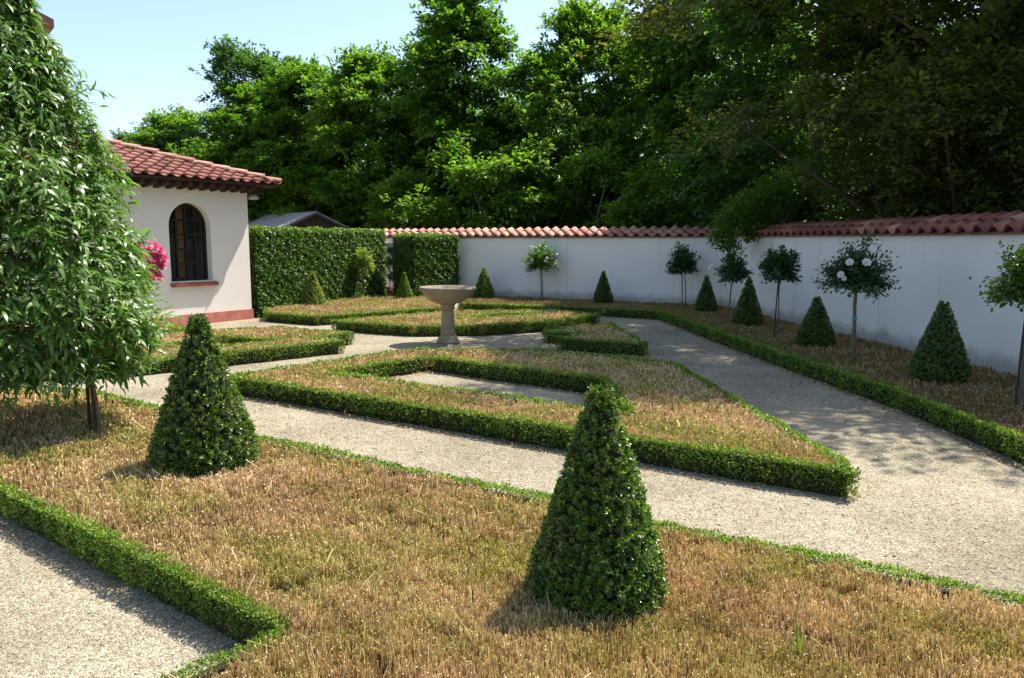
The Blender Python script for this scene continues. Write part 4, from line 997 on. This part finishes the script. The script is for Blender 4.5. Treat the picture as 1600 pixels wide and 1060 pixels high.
TREES = {
    'a': tree_meshes(101, 11.5, 4.5, 310, 12, 26, .205, M['tree_a']),
    'b': tree_meshes(102, 11.0, 4.3, 310, 12, 26, .205, M['tree_b'], envp=(.45, .55)),
    'c': tree_meshes(103, 14.0, 4.2, 360, 12, 36, .113, M['tree_c'], zb=2.0, envp=(.6, .4)),
    'd': tree_meshes(104, 12.5, 4.1, 230, 12, 26, .19, M['tree_d'], envp=(.6, .4)),
    'o': tree_meshes(106, 4.8, 2.2, 80, 12, 34, .085, M['tree_c'], zb=.3, envp=(.75, .25)),
    's': tree_meshes(105, 4.6, 2.3, 60, 12, 26, .15, M['tree_b'], zb=.3, envp=(.75, .25)),
}
def tree(kind, x, y, s, rz, label, sz=None, cat='tree', name='broadleaf_tree'):
    root = empty(name, (x, y, -.05), rz, label=label, category=cat, group='trees of the wood beyond the walls'); root.scale = (s, s, sz or s)
    cr, tk = TREES[kind]
    link(bpy.data.objects.new('crown', cr), root, kind='stuff'); link(bpy.data.objects.new('trunk', tk), root)
tree('c', 8.6, 14.9, 1.05, .3, 'tall olive-brown shaded tree filling the upper right beyond the side wall')
tree('c', 11.9, 12.0, .92, 2.4, 'olive-brown tree at the right picture edge, sky glinting through it')
tree('c', 13.8, 19.5, 1.12, 4.0, 'tallest olive tree, standing behind the others at far right')
tree('d', 8.6, 22.4, 1.06, 1.2, 'dark blue-green tree behind the inner corner of the white walls')
tree('a', 7.7, 29.0, .88, 2.2, 'tall deep green tree right of the gap in the skyline, above the wall corner', sz=1.1)
tree('b', 3.0, 32.5, .84, .5, 'fresh green tree with lit branch tips, behind the lone cone on the back wall', sz=.99)
tree('a', -2.0, 33.6, .90, 3.6, 'highest tree in the middle of the skyline, straight above the stone basin', sz=1.04)
tree('b', -6.2, 35.0, .86, 5.0, 'green tree behind the detached hedge block', sz=.87)
tree('a', -9.6, 36.5, .84, 1.0, 'green tree rising behind the wooden shed')
tree('b', -11.9, 38.5, .80, 2.0, 'lighter green tree left of the shed, above the house eave')
tree('d', -13.0, 40.0, .84, 3.0, 'loose-crowned tree standing out at the left end of the skyline', sz=.89)
tree('b', -18.0, 43.0, .78, 4.3, 'lower green tree above the house roof ridge', sz=.76)
tree('d', -27.0, 58.0, .95, .7, 'distant bluish tree above the roof at left', sz=.78)
tree('d', -32.5, 62.0, .7, 2.7, 'farthest small tree just showing over the house roof', sz=.68)
tree('s', -4.0, 31.5, 1.0, .2, 'leafy young tree reaching just over the back wall behind the hedge block', name='young_tree')
tree('s', -1.2, 29.2, 1.2, 1.4, 'light green young tree leaning over the back wall right of the basin', name='young_tree')
tree('s', 3.4, 28.0, 1.1, 2.6, 'young tree behind the back wall near the shaded standard rose', name='young_tree')
tree('s', -8.6, 34.2, .95, 4.0, 'young tree right beside the shed gable', name='young_tree')
tree('o', 8.4, 16.4, 1.0, 1.0, 'olive bushy tree just above the dark red tiles beyond the compact standard rose', name='young_tree')
tree('o', 8.9, 12.7, .95, 2.4, 'olive bushy tree above the dark red tiles beyond the wide white-flowered rose', name='young_tree')
tree('o', 9.4, 9.9, .85, 4.1, 'olive bushy tree above the tiles at the right picture edge', name='young_tree')
# overhanging bough at the wall corner
def bough():
    root = empty('overhanging_shrub', (6.4, 17.4, 0), 0, label='leafy bough hanging over the wall at the inner corner, above a standard rose', category='shrub')
    g = rng; pts = [(0, 0, 0), (-.1, 0, 1.2), (-.5, -.1, 2.1), (-1.1, -.2, 2.35), (-1.75, -.3, 1.95)]
    V, F = tube(pts, [.05, .045, .035, .02, .006], 7); nobj('branch', V, F, M['bark'], root, smooth=True)
    P_, A_ = [], []
    for (x, y, z, r, k) in ((.1, 0, 3.1, .6, 900), (-.5, 0, 2.75, .55, 900), (-.9, -.15, 2.6, .5, 900), (-1.3, -.2, 2.35, .46, 900), (-1.65, -.25, 2.1, .40, 800), (-1.85, -.3, 1.78, .30, 420), (-1.6, -.25, 1.6, .22, 260), (-.85, -.1, 2.1, .28, 300), (-1.2, -.2, 1.85, .22, 200)):
        q = np.array([x, y, z]) + rv(k) * (r * g.random(k) ** .45)[:, None]; P_.append(q)
    P = np.concatenate(P_); n = len(P)
    V, F = scatter(OVAL, P, rv(n) + np.array([-.4, -.2, -.35]), rv(n) * .7 + np.array([0, 0, 1.]), .075 * g.uniform(.7, 1.3, n), .048)
    nobj('foliage', V, F, M['tree_a'], root, tint=np.repeat(g.beta(2, 2.2, n), 6), kind='stuff')
bough()
# deep wood behind the first rows reads as one mass
g = np.random.default_rng(9); n = 80000
k = 700; cxs = g.uniform(-14, 26, k); cys = 37.0 - .42 * np.minimum(cxs, 12) + g.uniform(1.5, 8.5, k); czs = g.uniform(.3, 9.0, k) * np.where(cxs > 6, 1.2, np.where(cxs < -8, .74, 1.02))
i = g.integers(0, k, n); P = np.stack([cxs[i], cys[i], czs[i]], 1) + g.normal(0, .75, (n, 3)) * np.array([1.2, 1.2, .7]); P[:, 2] = np.maximum(P[:, 2], .1)
V, F = scatter(DIAMOND, P, unit(g.normal(size=(n, 3))) + np.array([0, 0, -.2]), unit(g.normal(size=(n, 3))) * .8 + np.array([0, 0, .8]), (.30) * g.uniform(.7, 1.3, n), .20)
nobj('woodland', V, F, M['tree_a'], None, tint=np.repeat(g.beta(2, 2.4, n), 4), kind='stuff', label='deep green wood filling the gaps behind the nearer trees', category='woodland')

# ------------------------------------------------------------------ small things in the foreground
def grass(loc, label, blades, seed, h=.2):
    g = np.random.default_rng(seed); root = empty('grass_tuft', loc, 0, label=label, category='grass', group='green grass tufts in the dead bed')
    for k in range(blades):
        a = g.uniform(0, 6.283); b = g.uniform(.02, .09); hh = h * g.uniform(.6, 1.1); w_ = .0045
        sx, sy = -math.sin(a) * w_, math.cos(a) * w_; V = []
        for q in (0, .35, .7, 1):
            x, y, z = math.cos(a) * b * q ** 2, math.sin(a) * b * q ** 2, hh * (q - .12 * q ** 3); s = (1 - q) ** .6 * 1.4
            V += [(x - sx * s, y - sy * s, z), (x + sx * s, y + sy * s, z + .001)]
        F = [(0, 1, 3, 2), (2, 3, 5, 4), (4, 5, 7, 6)]
        nobj('blade', np.array(V), np.array(F), M['sprout'], root, tint=np.full(8, .1 + .5 * g.random()))
grass((1.07, 2.74, .06), 'tall bright grass blades sticking up right of the nearest cone', 7, 1, .34)
grass((.62, 2.72, .08), 'short grass tuft at the foot of the nearest cone', 6, 2, .17)
grass((1.55, 2.60, .07), 'low grass tuft in the right corner of the foreground bed', 6, 3, .16)
